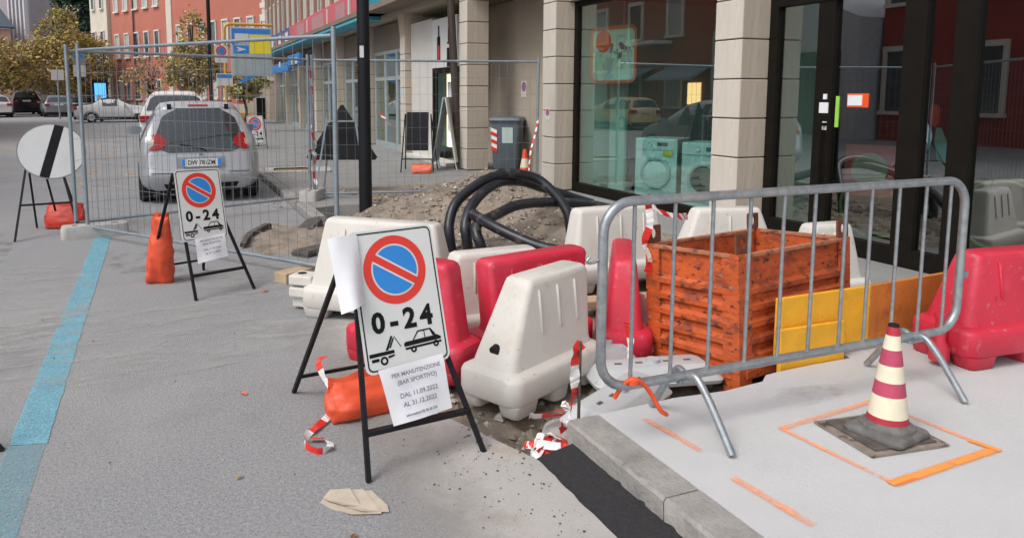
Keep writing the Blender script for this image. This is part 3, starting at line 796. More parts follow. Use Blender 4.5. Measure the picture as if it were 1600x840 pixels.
m = MB(); m.tube([(-.15, .01, .41), (-.15, .01, .75)], .006, 6); m.tube([(.2, .01, .41), (.2, .01, .75)], .006, 6); m.build("hanger", frame_g, t)
t = thing("shop_poster", "red square poster with a pale disc low behind the entrance glass", "poster", (4.55, 5.0, .62), R(-68))
m = MB(); m.box(-.22, .22, 0, .02, 0, .48); m.build("panel", M("poster_maroon", (.42, .06, .05), .6), t)
m = MB(); m.lathe([(0, -.004), (.16, -.004), (.16, .001)], 28, 'Y', (0, 0, .25)); m.build("disc", M("poster_buff", (.34, .30, .24), .6), t)
t = thing("bicycle", "bicycle with bright green wheel rims standing inside the entrance", "bicycle", (5.15, 4.75, .14), R(-60))
grn = M("green_rim", (0.28, 0.50, 0.14), .5)
for x in (-.5, .5):
    w_ = MB(); w_.tube([(x + .32 * math.cos(a * .2618), 0, .34 + .32 * math.sin(a * .2618)) for a in range(24)], .016, 6, closed=True); w_.build("wheel", grn, t, smooth=60)
m = MB()
for a, b in (((-.5, 0, .34), (-.15, 0, .80)), ((-.15, 0, .80), (.38, 0, .76)), ((-.12, 0, .32), (.38, 0, .76)), ((-.12, 0, .32), (-.18, 0, .88)), ((-.5, 0, .34), (-.12, 0, .32)), ((.5, 0, .34), (.36, 0, .9))): m.tube([a, b], .017, 6)
m.build("frame", black_metal, t, smooth=60)
m = MB(); m.box(-.30, -.08, -.05, .05, .88, .92); m.build("saddle", black_pl, t, bevel=.015)
m = MB(); m.tube([(.36, -.25, .94), (.36, 0, .9), (.36, .25, .94)], .014, 6); m.build("handlebar", black_metal, t)
t = thing("display_figure", "red and blue garment display standing in the entrance", "display", (5.2, 4.86, .14), R(-55))
m = MB(); m.rings([[(.02 * s * c, .02 * s * d, z) for c, d in ((1, 1), (-1, 1), (-1, -1), (1, -1))] for s, z in ((1, 0), (1, .78))]); m.build("stand", black_metal, t)
m = MB(); m.rings([[(a * c, a * .6 * d, z) for c, d in ((1, 0), (.7, .7), (0, 1), (-.7, .7), (-1, 0), (-.7, -.7), (0, -1), (.7, -.7))] for a, z in ((.02, 1.13), (.04, 1.17), (.045, 1.29), (.02, 1.34))]); m.build("upper", M("garment_red", (.62, .07, .04), .6), t, smooth=60)
for s, c in ((-1, (.10, .38, .62)), (1, (.12, .50, .44))):
    m = MB(); m.rings([[(s * .07 + x + a * cc, a * .4 * d, z) for cc, d in ((1, 0), (.7, .7), (0, 1), (-.7, .7), (-1, 0), (-.7, -.7), (0, -1), (.7, -.7))] for a, x, z in ((.02, s * .06, .72), (.05, s * .02, .82), (.05, -s * .01, 1.0), (.02, -s * .03, 1.12))])
    m.build("panel", M("garment_%d" % (s + 1), c, .5), t, smooth=60)
t = thing("counter", "dark shop counter with white leaflets inside the entrance", "counter", (6.2, 2.8, .14), R(-70))
m = MB(); m.box(-.9, .9, 0, .5, 0, .95); m.build("body", M("counter_brown", (.16, .10, .07), .6), t)
m = MB(); m.box(-.93, .93, -.03, .53, .951, .99); m.build("top", M("counter_top", (.35, .33, .3), .5), t)
m = MB(); m.box(-.5, -.3, .1, .12, .991, 1.2); m.box(.2, .45, .1, .12, .991, 1.25); m.build("leaflet", paper, t)
t = thing("pavement_card", "white card with a red circle standing behind the right hand glass", "sign", (4.5, 2.62, .14), R(-65))
m = MB(); m.box(-.18, .18, 0, .02, .45, 1.05); m.build("card", paper, t)
m = MB(); m.lathe([(.06, -.003), (.10, -.003), (.10, .001)], 24, 'Y', (0, 0, .85)); m.build("ring", sign_r, t)
m = MB(); m.box(-.02, .02, .021, .05, 0, 1.0); m.build("support", black_metal, t)

# small round notices stuck to the wall and pillar
for (x, y, z, rz, lab, r) in ((4.945, 13.05, 1.72, -90, "small round no parking notice on the passage wall above the bin", .095), (3.846, 10.05, 1.30, -90, "small blue round sticker on the street face of the second pillar", .055)):
    t = thing("wall_notice", lab, "sign", (x, y, z), R(rz))
    m = MB(); m.box(-r * 1.15, r * 1.15, -.004, .0, -r * 2.1, r * 1.2); m.build("plate", sign_w, t)
    m = MB(); m.disc((0, 0), r, r2=r * .72, z=-.006); m.build("ring", sign_r, t)
    m = MB(); m.disc((0, 0), r * .7, z=-.0055); m.build("disc", sign_b, t)
    m = MB(); m.add([(-r * .55, -.0065, r * .4), (-r * .4, -.0065, r * .55), (r * .55, -.0065, -r * .4), (r * .4, -.0065, -r * .55)], [(0, 1, 2, 3)]); m.build("bar", sign_r, t)

# ================================================================== WORKS: BARRIERS
def jersey(label, loc, rz, mat, L=.90, tl=.50, W_=.38, tw=.15, H=.66, group="plastic barriers round the excavation", plug=False, ribs=True, coupling=False, knob=False, sh=0.0):
    t = thing("plastic_barrier", label, "barrier", loc, rz, group)
    m = MB()
    def ring(lx, wy, z, r):
        dx = sh * max(0, min(1, (z - .26) / (H - .30)))
        return [(x + dx, y, z) for x, y in rrect(0, 0, lx / 2, wy / 2, min(r, wy / 2 - .005), 6)]
    m.rings([ring(L - .02, W_ - .02, .072, .07), ring(L, W_, .085, .08), ring(L, W_, .185, .08), ring(L - .012, W_ - .014, .205, .08), ring(L - .05, W_ - .05, .216, .075),
             ring(L - .10, W_ - .11, .225, .055), ring(L - .12, W_ - .13, .26, .05), ring(tl + .02, tw + .012, H - .035, .035), ring(tl, tw, H - .012, .035), ring(tl - .03, tw - .03, H, .03)])
    # feet below the skirt
    for sx in (-1, 1):
        for sy in (-1, 1):
            cx = sx * (L / 2 - .12); cy = sy * (W_ / 2 - .075)
            m.rings([[(cx + x, cy + y, z) for x, y in rrect(0, 0, a, b, .03, 4)] for a, b, z in ((.075, .05, 0), (.085, .06, .01), (.10, .066, .071))])
    m.rings([[(x, y, z) for x, y in rrect(0, 0, a, W_ / 2 - .02, .03, 4)] for a, z in ((.06, 0), (.07, .01), (.09, .071))])
    body = m.build("body", mat, t, smooth=42)
    if ribs:
        for sy in (-1, 1):
            for k in (-1, 0, 1):
                r = MB(); x = k * tl * .30 + sh * .6
                y0 = W_ / 2 - .065; y1 = tw / 2 + .006
                a = Vector((x, sy * (y0 + (y1 - y0) * .28), .26 + (H - .26) * .28)); b = Vector((x, sy * (y0 + (y1 - y0) * .86), .26 + (H - .26) * .86))
                r.tube([a, a.lerp(b, .05), a.lerp(b, .95), b], [.002, .0085, .0085, .002], 6); r.build("rib", mat, t, smooth=60)
    if plug:
        p = MB(); k = (.31 - .26) / (H - .295); xe = -(L / 2 - .06) + k * (L / 2 - .06 - tl / 2 - .01 + sh); p.tube([(xe + .02, 0, .315), (xe - .012, 0, .305)], .028, 14); p.build("plug", black_pl, t, smooth=40)
    if coupling:
        c = MB()
        for z in (.10, .19): c.box(-L / 2 - .16, -L / 2 + .03, -.085, .085, z, z + .075)
        c.build("coupling", mat, t, bevel=.012)
        c = MB(); c.box(-L / 2 - .15, -L / 2 - .05, -.05, .05, .02, .099); c.build("coupling_foot", mat, t, bevel=.01)
        c = MB(); c.lathe([(.0, .266), (.034, .266), (.034, .2655)], 14, 'Z', (-L / 2 - .09, 0, .002)); c.build("socket", black_pl, t)
    if knob:
        c = MB(); c.lathe([(.0, .30), (.03, .295), (.036, .27), (.028, .25), (.028, .14), (.05, .10), (.05, .03), (0, .03)], 14, 'Z', (-L / 2 - .035, -.05, 0)); c.build("pin", mat, t, smooth=50)
    return t
jersey("large white plastic barrier with a black plug, nearest one beside the trench", (.18, 3.43, -.02), R(26), white_pl, plug=True, L=.84, tl=.54, W_=.40, tw=.17, H=.65, sh=.11)
jersey("red plastic barrier standing directly behind the nearest no parking sign", (-.34, 3.97, 0), R(-55), red_pl, ribs=False, L=.84, W_=.30, H=.65, tl=.58)
jersey("red plastic barrier sandwiched between two white ones in the middle of the works", (.42, 3.92, -.03), R(13), red_pl, L=.82, tl=.76, W_=.32, H=.655)
jersey("white plastic barrier whose top shows above the middle red barrier", (.33, 4.30, -.03), R(2), white_pl, L=.84, tl=.58, W_=.34, H=.605)
jersey("long white plastic barrier with a coupling arm behind the papers of the near sign", (-.23, 4.95, 0), R(-41), white_pl, L=1.14, tl=.84, W_=.42, H=.70, coupling=True)
jersey("tall white plastic barrier beside the pipe coil, left of the orange crate", (1.80, 5.12, 0), R(2), white_pl, L=1.0, tl=.76, H=.66)
jersey("white plastic barrier behind the left corner of the orange crate", (2.60, 4.72, .02), R(-14), white_pl, L=.95, tl=.55, H=.64)
jersey("white plastic barrier barely showing behind the right part of the orange crate", (2.85, 3.95, .02), R(-4), white_pl, L=.62, tl=.34, H=.62)
jersey("narrow red plastic barrier seen end on beside the orange crate", (1.09, 3.94, -.03), R(57), red_pl, L=1.0, tl=.72, W_=.34, tw=.13, H=.62, ribs=False)
jersey("red plastic barrier on the concrete slab at the right edge", (2.76, 2.62, .12), R(-5), red_pl, L=1.0, tl=.66, W_=.40, H=.60, knob=True)

# ================================================================== ORANGE STEEL CRATE
def crate():
    L, Wd, z0, z1 = 1.04, .64, .10, .715
    t = thing("steel_crate", "battered orange steel crate with ribbed sides and lifting lugs behind the crowd barrier", "crate", (1.168, 2.955, .0), R(10.8)); t.rotation_euler = (R(-4), R(.6), R(10.8))
    def wall(a, b, nrm):
        a = Vector(a); b = Vector(b); d = (b - a).normalized(); n = Vector(nrm)
        # profile across the height: flat band on top and four ribs
        prof = [(z0, 0)]
        zt = z1 - .13; step = (zt - z0 - .03) / 5
        z = z0 + .03
        for k in range(5):
            prof += [(z, 0), (z + step * .22, .022), (z + step * .52, .022), (z + step * .74, 0)]; z += step
        prof += [(z1, 0)]
        m = MB(); vs = []; fs = []
        for z, o in prof:
            for p in (a, b):
                vs.append(p + n * (o - .012) + Vector((0, 0, z))); 
            for p in (b, a):
                vs.append(p + n * (o - .018) + Vector((0, 0, z)))
        k = len(prof)
        for i in range(k - 1):
            for j in range(4):
                fs.append((i * 4 + j, i * 4 + (j + 1) % 4, (i + 1) * 4 + (j + 1) % 4, (i + 1) * 4 + j))
        fs += [(3, 2, 1, 0), ((k - 1) * 4, (k - 1) * 4 + 1, (k - 1) * 4 + 2, (k - 1) * 4 + 3)]
        m.add(vs, fs); m.build("side_panel", crate_m, t)
        m = MB(); m.bar(a + n * -.006 + Vector((0, 0, z1 + .008)), b + n * -.006 + Vector((0, 0, z1 + .008)), .035, .022); m.build("top_rim", crate_rim, t, bevel=.004)
        m = MB(); m.bar(a + n * -.004 + Vector((0, 0, z0 - .02)), b + n * -.004 + Vector((0, 0, z0 - .02)), .04, .05); m.build("bottom_rim", crate_m, t, bevel=.004)
    p = .045
    wall((p, 0, 0), (L - p, 0, 0), (0, -1, 0)); wall((L, p, 0), (L, Wd - p, 0), (1, 0, 0))
    wall((L - p, Wd, 0), (p, Wd, 0), (0, 1, 0)); wall((0, Wd - p, 0), (0, p, 0), (-1, 0, 0))
    for (x, y, sx, sy) in ((0, 0, 1, 1), (L, 0, -1, 1), (L, Wd, -1, -1), (0, Wd, 1, -1)):
        m = MB(); pts = [(0, 0), (.105, 0), (.105, .014), (.014, .014), (.014, .105), (0, .105)]
        m.prism([(x + sx * (u - .008), y + sy * (v - .008), -.06) for u, v in pts], (0, 0, z1 + .08)); m.build("corner_post", crate_m, t)
        m = MB(); m.box(x - .04 if sx < 0 else x - .02, x + .02 if sx < 0 else x + .04, y - .04 if sy < 0 else y - .02, y + .02 if sy < 0 else y + .04, -.08, -.061); m.build("foot", crate_dark, t)
        # lifting lug: plate with a hole standing on the corner
        m = MB(); o_ = []; i_ = []
        for k in range(16):
            a = 2 * math.pi * k / 16; c, s = math.cos(a), math.sin(a)
            o_.append((max(-.055, min(.055, c * .075)), max(-.055, min(.05, s * .075)))); i_.append((c * .022, s * .030))
        vs = []; fs = []
        for a, b in zip(o_, i_):
            for q in (a, b):
                for th in (0, .012): vs.append((x + sx * (.045 + q[0]), y + sy * (.004 + th), z1 + .075 + q[1]))
        for k in range(16):
            j = (k + 1) % 16
            fs += [(4 * k, 4 * j, 4 * j + 2, 4 * k + 2), (4 * k + 1, 4 * k + 3, 4 * j + 3, 4 * j + 1), (4 * k, 4 * k + 1, 4 * j + 1, 4 * j), (4 * k + 2, 4 * j + 2, 4 * j + 3, 4 * k + 3)]
        m.add(vs, fs); m.build("lifting_lug", crate_dark, t)
    m = MB(); m.box(.02, L - .02, .02, Wd - .02, z0 - .01, z0 + .005); m.build("floor_plate", crate_dark, t)
    return t
crate()

# ================================================================== BOARDS LEANING BEHIND THE BARRIER
def plank(name, label, cat, loc, rot, dims, mat, group=None, bev=.004):
    m = MB(); m.box(-dims[0] / 2, dims[0] / 2, -dims[1] / 2, dims[1] / 2, 0, dims[2])
    o = m.build(name, mat, None, bevel=bev); o.location = loc; o.rotation_euler = rot
    return tag(o, label, cat, group)
t = thing("formwork_board", "long board standing on edge, yellow at its left and worn rusty orange at its right", "board", (2.05, 2.93, .0))
m = MB(); m.prism([(-.66, 0, .15), (.02, 0, .15), (.02, 0, .495), (-.66, 0, .49)], (0, .028, 0)); m.build("yellow_panel", board_y, t, bevel=.003)
m = MB(); m.prism([(.0225, 0, .15), (.70, 0, .15), (.70, 0, .515), (.0225, 0, .496)], (0, .028, 0)); m.build("orange_panel", board_o, t, bevel=.003)
m = MB(); m.box(-.66, -.63, -.004, -.001, .16, .48); m.build("edge_batten", board_y, t)
plank("formwork_board", "short yellow board below the long board, resting against the edge of the slab", "board", (1.605, 2.895, .03), (R(-2), 0, R(-1)), (.46, .026, .30), board_y)
for lab, loc, rz, d in (("pale timber board behind the right end of the red barrier near the sign", (.12, 5.1, .05), R(12), (.7, .03, .24)), ("pale timber plank lying in front of the tall white barrier", (1.35, 4.55, .03), R(-8), (1.0, .16, .05)),
                        ("tan triangular plank end beside the coupled white barrier", (-.48, 6.35, .0), R(30), (.7, .16, .09))):
    plank("timber_plank", lab, "plank", loc, (0, 0, rz), d, wood)

# ================================================================== CROWD CONTROL BARRIER
t = thing("crowd_barrier", "galvanised steel crowd control barrier standing on the new concrete slab", "barrier", (1.05, 2.48, .12))
x0, x1, zb, zt, rc = -1.065, 1.078, .255, 1.03, .13
lp = []
for cx, cz, a0 in ((x1 - rc, zt - rc, 0), (x0 + rc, zt - rc, 90), (x0 + rc, zb + rc, 180), (x1 - rc, zb + rc, 270)):
    for k in range(7):
        a = R(a0 + 15 * k); lp.append((cx + rc * math.cos(a), 0, cz + rc * math.sin(a)))
m = MB(); m.tube(lp, .0205, 12, closed=True); m.build("frame", galv, t, smooth=60)
for bx in (.132, .334, .532, .737, .929, 1.114, 1.307, 1.471, 1.655, 1.842, 2.02):
    m = MB(); m.tube([(bx - 1.05, 0, zb), (bx - 1.05, 0, zt)], .0085, 8); m.build("upright_bar", galv, t, smooth=60)
for cx in (-.63, .765):
    for s in (-1, 1):
        m = MB(); yy = .27
        m.tube(spline([(cx + .0, s * .012, zb - .002), (cx + .005, s * .06, zb + .008), (cx + .012, s * .13, zb - .06), (cx + .02, s * .20, .10), (cx + .025, s * .265, .012)], 6), .0165, 10); m.build("leg", galv, t, smooth=60)
    m = MB(); m.box(cx - .05, cx + .05, -.024, .024, zb - .03, zb - .012); m.build("leg_bracket", galv, t, bevel=.004)
m = MB(); m.tube(spline([(x0 - .02, 0, .80), (x0 - .055, 0, .79), (x0 - .075, 0, .80), (x0 - .06, 0, .815)], 4), .006, 6); m.build("hook", galv, t, smooth=60)
m = MB(); m.box(x1 + .02, x1 + .055, -.012, .012, .52, .555); m.build("eye_bracket", galv, t, bevel=.004)

# ================================================================== TRAFFIC CONES AND MANHOLE
def cone_part(t, name, prof, mat, n=28):
    m = MB(); m.lathe(prof, n); m.build(name, mat, t, smooth=50)
t = thing("manhole_frame", "rough brown concrete manhole frame set in the slab under the striped cone", "manhole", (1.18, 2.14, .12), R(-7))
m = MB(); m.box(-.195, .195, -.165, .165, .002, .012); m.build("surround", manhole_m, t)
m = MB(); m.box(-.155, .155, -.14, .14, .013, .020); m.build("cover", M("manhole_iron", (.10, .085, .075), .8, 0, var=.4, scale=20, bump=.6), t)
t = thing("traffic_cone", "faded red and cream striped traffic cone standing on the manhole in the new slab", "cone", (1.19, 2.115, .141), R(8))
m = MB()
m.rings([[(x, y, z) for x, y in rrect(0, 0, a, a, .03, 4)] for a, z in ((.122, 0), (.125, .012), (.120, .024), (.108, .030))]); m.build("base", cone_k, t, smooth=40)
cone_part(t, "base_collar", [(.108, .030), (.105, .042), (.088, .050), (.0825, .060)], cone_k)
def rad(z): return .082 - (z - .055) * (.082 - .022) / (.47 - .055)
zs = [.058, .085, .175, .235, .305, .372, .432, .468]
for i, (a, b) in enumerate(zip(zs[:-1], zs[1:])):
    cone_part(t, "stripe", [(rad(a), a), (rad(b), b)], (cone_r, cone_c, cone_p, cone_c, cone_p, cone_c, cone_r)[i])
cone_part(t, "tip", [(rad(.468), .468), (.020, .478), (.010, .481), (.0, .481)], black_pl)
t = thing("traffic_cone", "small orange traffic cone with white band beside the grey bin", "cone", (4.22, 11.55, .1), 0)
m = MB(); m.rings([[(x, y, z) for x, y in rrect(0, 0, a, a, .02, 4)] for a, z in ((.15, 0), (.15, .02), (.12, .03))]); m.build("base", cone_o, t, smooth=40)
cone_part(t, "body", [(.11, .03), (.083, .2)], cone_o); cone_part(t, "band", [(.083, .2), (.055, .36)], cone_c); cone_part(t, "body", [(.055, .36), (.028, .52), (0, .525)], cone_o)

# ================================================================== NO PARKING SIGNS ON A-FRAMES
def a_frame(t, Wf, back, lean, top, side=(.02, .02), bar_z=.19, mat=None, skew=0.0):
    """two front legs leaning back and two rear legs meeting them at the top"""
    mat = mat or black_metal
    s, c = math.sin(R(lean)), math.cos(R(lean))
    def P(x, h): return Vector((x, h * s + .016, h * c))
    tl, tr = P(side[0], top), P(Wf - side[1], top)
    legs = [((0, 0, 0), tl), ((Wf, 0, 0), tr), ((-.02, back, 0), tl + Vector((0, .02, 0))), ((Wf - .02, back, 0), tr + Vector((0, .02, 0)))]
    for a, b in legs:
        m = MB(); m.bar(a, b, .02, .02, up=(1, 0, 0)); m.build("leg", mat, t)
    m = MB(); k = bar_z / top; m.bar(Vector((0, 0, 0)).lerp(tl, k), Vector((Wf, 0, 0)).lerp(tr, k), .03, .02); m.build("crossbar", mat, t)
    m = MB(); m.bar(tl, tr, .018, .018); m.build("top_bar", mat, t)
    m = MB(); m.bar(Vector(legs[2][0]).lerp(legs[2][1], .12), Vector(legs[3][0]).lerp(legs[3][1], .12), .016, .016); m.build("rear_bar", mat, t)
    return P
def parking_sign(label, FL, ang, Wf, back, lean, px0, px1, z0, z1, rot, side):
    t = thing("no_parking_sign", label, "sign", (*FL, 0), ang, "no parking signs on black stands")
    a_frame(t, Wf, back, lean, z1 - .03, side)
    w, h = .40, .60
    sx = (px1 - px0) / w
    T = Matrix.Rotation(R(-lean), 4, 'X') @ Matrix.Translation(((px0 + px1) / 2, -.014, (z0 + z1) / 2)) @ Matrix.Rotation(R(rot), 4, 'Y') @ Matrix.Diagonal((sx, 1, (z1 - z0) / h, 1))
    m = MB(T); ro = rrect(0, 0, w / 2, h / 2, .03)
    m.prism([(x, -.001, z) for x, z in ro], (0, .006, 0)); plate = m.build("sign_plate", sign_w, t)
    def layer(name, mat, fn):
        m = MB(T); fn(m); return m.build(name, mat, plate, fix=False)
    def border(m):
        a = rrect(0, 0, w / 2 - .010, h / 2 - .010, .024); b = rrect(0, 0, w / 2 - .016, h / 2 - .016, .020); n = len(a)
        vs = []
        for p, q in zip(a, b): vs += [(p[0], -.0022, p[1]), (q[0], -.0022, q[1])]
        m.add(vs, [(2 * i, 2 * i + 1, 2 * ((i + 1) % n) + 1, 2 * ((i + 1) % n)) for i in range(n)])
    layer("border", sign_k, border)
    C0 = (-.005, .12)
    layer("red_ring", sign_r, lambda m: m.disc(C0, .148, r2=.112, n=56, z=-.0022))
    layer("blue_disc", sign_b, lambda m: m.disc(C0, .104, n=48, z=-.0026))
    def slash(m, hw, L, z):
        d = Vector((math.cos(R(-33)), 0, math.sin(R(-33)))); n = Vector((-d.z, 0, d.x)); c = Vector((C0[0], z, C0[1]))
        m.add([c - d * L - n * hw, c + d * L - n * hw, c + d * L + n * hw, c - d * L + n * hw], [(0, 1, 2, 3)])
    layer("white_slash", sign_w, lambda m: slash(m, .023, .108, -.0030))
    layer("red_slash", sign_r, lambda m: slash(m, .0155, .116, -.0034))
    for ch, x, sz in (("0", -.118, .118), ("-", -.045, .12), ("2", .030, .118), ("4", .112, .118)):
        text_mesh(ch, sz, T @ Matrix.Translation((x, -.0024, -.098)), sign_k, plate, bold=.0045, sx=1.02)
    def tow(m):
        z = -.0024
        def q(*p): m.poly([(x, z, y) for x, y in p])
        q((-.178, -.232), (-.062, -.228), (-.062, -.214), (-.178, -.216)); q((-.170, -.252), (-.135, -.251), (-.135, -.238), (-.170, -.239)); q((-.092, -.246), (-.064, -.240), (-.062, -.232), (-.094, -.236))
        q((-.102, -.212), (-.090, -.212), (-.062, -.158), (-.070, -.154)); q((-.084, -.204), (-.076, -.204), (-.056, -.166), (-.062, -.164))
        m.disc((-.113, -.252), .018, r2=.009, n=20, z=-.0026)
        q((-.058, -.158), (-.054, -.158), (-.026, -.208), (-.030, -.208))
    layer("tow_truck_pictogram", sign_k, tow)
    def carp(m):
        z = -.0024
        def q(*p): m.poly([(x, z, y) for x, y in p])
        q((-.012, -.212), (.166, -.206), (.168, -.196), (.150, -.186), (-.006, -.192), (-.014, -.200)); q((-.008, -.226), (.168, -.220), (.167, -.211), (-.010, -.217))
        q((.030, -.190), (.036, -.190), (.062, -.158), (.056, -.156)); q((.056, -.154), (.122, -.152), (.122, -.158), (.060, -.160)); q((.114, -.154), (.122, -.152), (.146, -.186), (.128, -.186)); q((.088, -.188), (.092, -.188), (.091, -.158), (.087, -.158))
        m.disc((.030, -.228), .014, r2=.006, n=18, z=-.0026); m.disc((.140, -.222), .014, r2=.006, n=18, z=-.0026)
    layer("car_pictogram", sign_k, carp)
    return t, T
def sheet(name, label, T, corners, lines, curl=.0, mat=paper, parent=None, n=6):
    """a sheet of paper given by its corners (TL, TR, BR, BL) in the sign's plane"""
    m = MB(T); vs = []; fs = []
    tl, tr, br, bl = [Vector(c) for c in corners]
    for j in range(n + 1):
        for i in range(n + 1):
            u, v = i / n, j / n
            p = tl.lerp(tr, u).lerp(bl.lerp(br, u), v)
            vs.append(p + Vector((0, -curl * math.sin(u * 3.1) * (.4 + v) - .004 * math.sin(7 * u + 5 * v), 0)))
    for j in range(n):
        for i in range(n):
            a = j * (n + 1) + i; fs.append((a, a + 1, a + n + 2, a + n + 1))
    m.add(vs, fs)
    o = m.build(name, mat, parent, fix=False); o.data.polygons.foreach_set('use_smooth', [True] * len(o.data.polygons))
    wdt = (tr - tl).length; hgt = (bl - tl).length
    ctr = (tl + tr + br + bl) / 4; d = (tr - tl).normalized(); ang = math.atan2(d.z, d.x)
    for txt, v, sz in lines:
        text_mesh(txt, sz * wdt, T @ Matrix.Translation(ctr + Vector((0, -.012 - curl, (v) * hgt))) @ Matrix.Rotation(-ang, 4, 'Y'), ink, o, bold=.0006)
    if label: tag(o, label, "paper")
    return o
LN = [("PER MANUTENZIONE", .34, .078), ("(BAR SPORTIVO)", .20, .082), ("DAL 11.09.2022", -.03, .088), ("AL 31.12.2022", -.19, .088), ("informazioni 02 48 25 330", -.38, .045)]
ang = math.atan2(2.85 - 2.79, -.37 + .91)
t, T = parking_sign("large no parking sign 0-24 on a black stand in the foreground", (-.912, 2.79), ang, .545, 1.05, 16, .030, .425, .425, 1.03, -1.5, (.05, .27))
o = sheet("paper_notice", None, T, [(-.150, -.008, -.285), (.160, -.008, -.270), (.168, -.012, -.505), (-.115, -.012, -.520)], LN, .006)
o.matrix_world = t.matrix_basis.copy(); tag(o, "white printed notice taped under the plate of the foreground no parking sign", "paper")
t.location = t.location
o = sheet("paper_notice", None, T, [(-.30, -.02, .285), (-.165, -.008, .292), (-.165, -.012, .0), (-.29, -.05, -.03)], [], .03)
o.matrix_world = t.matrix_basis.copy(); tag(o, "creased white paper sheet wrapped over the top left corner of the foreground sign", "paper")
SIGN1 = t
ang2 = math.atan2(6.06 - 5.88, -1.01 + 1.47)
t, T = parking_sign("smaller looking no parking sign 0-24 on a black stand behind the silver car", (-1.46, 5.885), ang2, .49, .92, 15, -.035, .335, .455, 1.02, 1.0, (-.02, .27))
o = sheet("paper_notice", None, T, [(-.10, -.006, -.285), (.165, -.006, -.262), (.17, -.012, -.46), (-.10, -.012, -.49)], LN[:4], .004)
o.matrix_world = t.matrix_basis.copy(); tag(o, "white printed notice hanging under the plate of the no parking sign behind the car", "paper")
# far no parking sign beyond the silver car
t, T = parking_sign("far no parking sign standing on the pavement just beyond the silver car", (.42, 20.6), R(8), .55, 1.0, 14, .04, .50, .25, 1.02, 0, (.03, .03))

# round end of restrictions sign
t = thing("round_sign", "white round sign with one black diagonal bar on a tripod stand at the left", "sign", (-3.17, 9.02, 0), R(8))
lean = 30; s_, c_ = math.sin(R(lean)), math.cos(R(lean))
def PP(x, h, y=0): return (x, h * s_ + y, h * c_)
for a, b in ((PP(-.01, 0), PP(.13, .86)), (PP(.62, 0), PP(.48, .86)), ((.20, .85, 0), PP(.16, .86, .02)), ((.66, .85, 0), PP(.48, .86, .02)), ((.40, .62, .22), PP(.32, .80, .02))):
    m = MB(); m.bar(a, b, .022, .022, up=(1, 0, 0)); m.build("leg", black_metal, t)
m = MB(); m.bar(PP(.065, .42), PP(.545, .42), .026, .02); m.build("crossbar", black_metal, t)
T = Matrix.Rotation(R(-lean), 4, 'X') @ Matrix.Translation((.40, -.02, 1.06))
m = MB(T); m.tube([(0, .004, 0), (0, -.004, 0)], .352, 48); pl = m.build("plate", M("dimmed_weathered_white", (.50, .51, .51), .7, var=.05, col3=(.40, .40, .40), thr3=(.55, .7), scale3=6, amt3=.5), t)  # sign white darkened in colour because the leaning plate faces bright sky; mottling is dirt
m = MB(T); m.disc((0, 0), .352, r2=.341, n=48, z=-.0052); m.build("rim", M("rim_grey", (.16, .16, .17), .5), pl, fix=False)
m = MB(T @ Matrix.Rotation(R(16), 4, 'Y')); m.add([(-.05, -.0056, -.340), (.05, -.0056, -.340), (.05, -.0056, .340), (-.05, -.0056, .340)], [(0, 1, 2, 3)]); m.build("black_bar", sign_k, pl, fix=False)

# ================================================================== SANDBAGS
def bag(name, label, loc, rz, dims, mat, taper=.0, tilt=0, seed=1, group="sandbags on the sign stands"):
    """a sagging filled bag: wide and thick low down, pinched to a seam at the top"""
    t = thing(name, label, "sandbag", loc, rz, group)
    a, b, c = dims; n = 30; rows = []; nk = 18
    for k in range(nk + 1):
        v = k / nk
        thick = (math.sin(math.pi * min(1, .10 + .90 * v)) ** .55 if v < .999 else .05) * (1.12 - .45 * v)
        wid = (1 - taper * v) * (.90 + .10 * math.sin(math.pi * v))
        row = []
        for i in range(n):
            th = 2 * math.pi * i / n; cs, sn = math.cos(th), math.sin(th)
            x = math.copysign(abs(cs) ** .7, cs) * a / 2 * wid; y = math.copysign(abs(sn) ** .8, sn) * b / 2 * max(.09, thick)
            q = Vector((x * 9 + seed * 3, y * 9, v * c * 9))
            f = .020 * mnoise.noise(q) + .015 * mnoise.noise(q * 2.4) + .008 * mnoise.noise(q * 5.5) + .006 * math.sin(26 * x / a + 5 * v + seed) * v
            row.append((x + f * .6, y + f * (1.2 if abs(sn) > .3 else .3) + .03 * v * v * math.sin(seed), v * c + .020 * mnoise.noise(Vector((x * 6, seed, 0))) * (1 if k else 0)))
        rows.append(row)
    T = Matrix.Rotation(R(tilt), 4, 'X')
    m = MB(T); m.rings(rows); m.build("sack", mat, t, smooth=80)
    m = MB(T); top = rows[-1]; 
    vs = []; fs = []
    for i in range(9):
        x = a / 2 * (1 - taper) * .86 * (i / 4 - 1); y = .03 * math.sin(seed) + .008 * math.sin(i * 1.7); z = c + .012 * math.sin(i * 1.3 + seed)
        vs += [(x, y - .004, z - .02), (x, y - .004, z + .028), (x, y + .004, z + .028), (x, y + .004, z - .02)]
    for i in range(8):
        for j in range(4): fs.append((4 * i + j, 4 * i + (j + 1) % 4, 4 * i + 4 + (j + 1) % 4, 4 * i + 4 + j))
    fs += [(3, 2, 1, 0), (32, 33, 34, 35)]
    m.add(vs, fs); m.build("top_seam", mat, t, smooth=60)
    return t
bag("sandbag", "orange sandbag lying under the rear of the foreground no parking sign", (-.73, 3.40, .0), R(6), (.46, .15, .19), bag_m, tilt=-24, seed=3)
bag("sandbag", "tall slumped orange sandbag leaning on the stand of the sign behind the car", (-1.72, 6.60, .0), R(-14), (.25, .20, .58), bag_m, taper=.42, tilt=5, seed=5).rotation_euler = (0, R(5), R(-14))
bag("sandbag", "red sandbag lying under the round white sign", (-2.78, 9.72, .0), R(-20), (.46, .17, .28), bag_red, tilt=-10, seed=7)
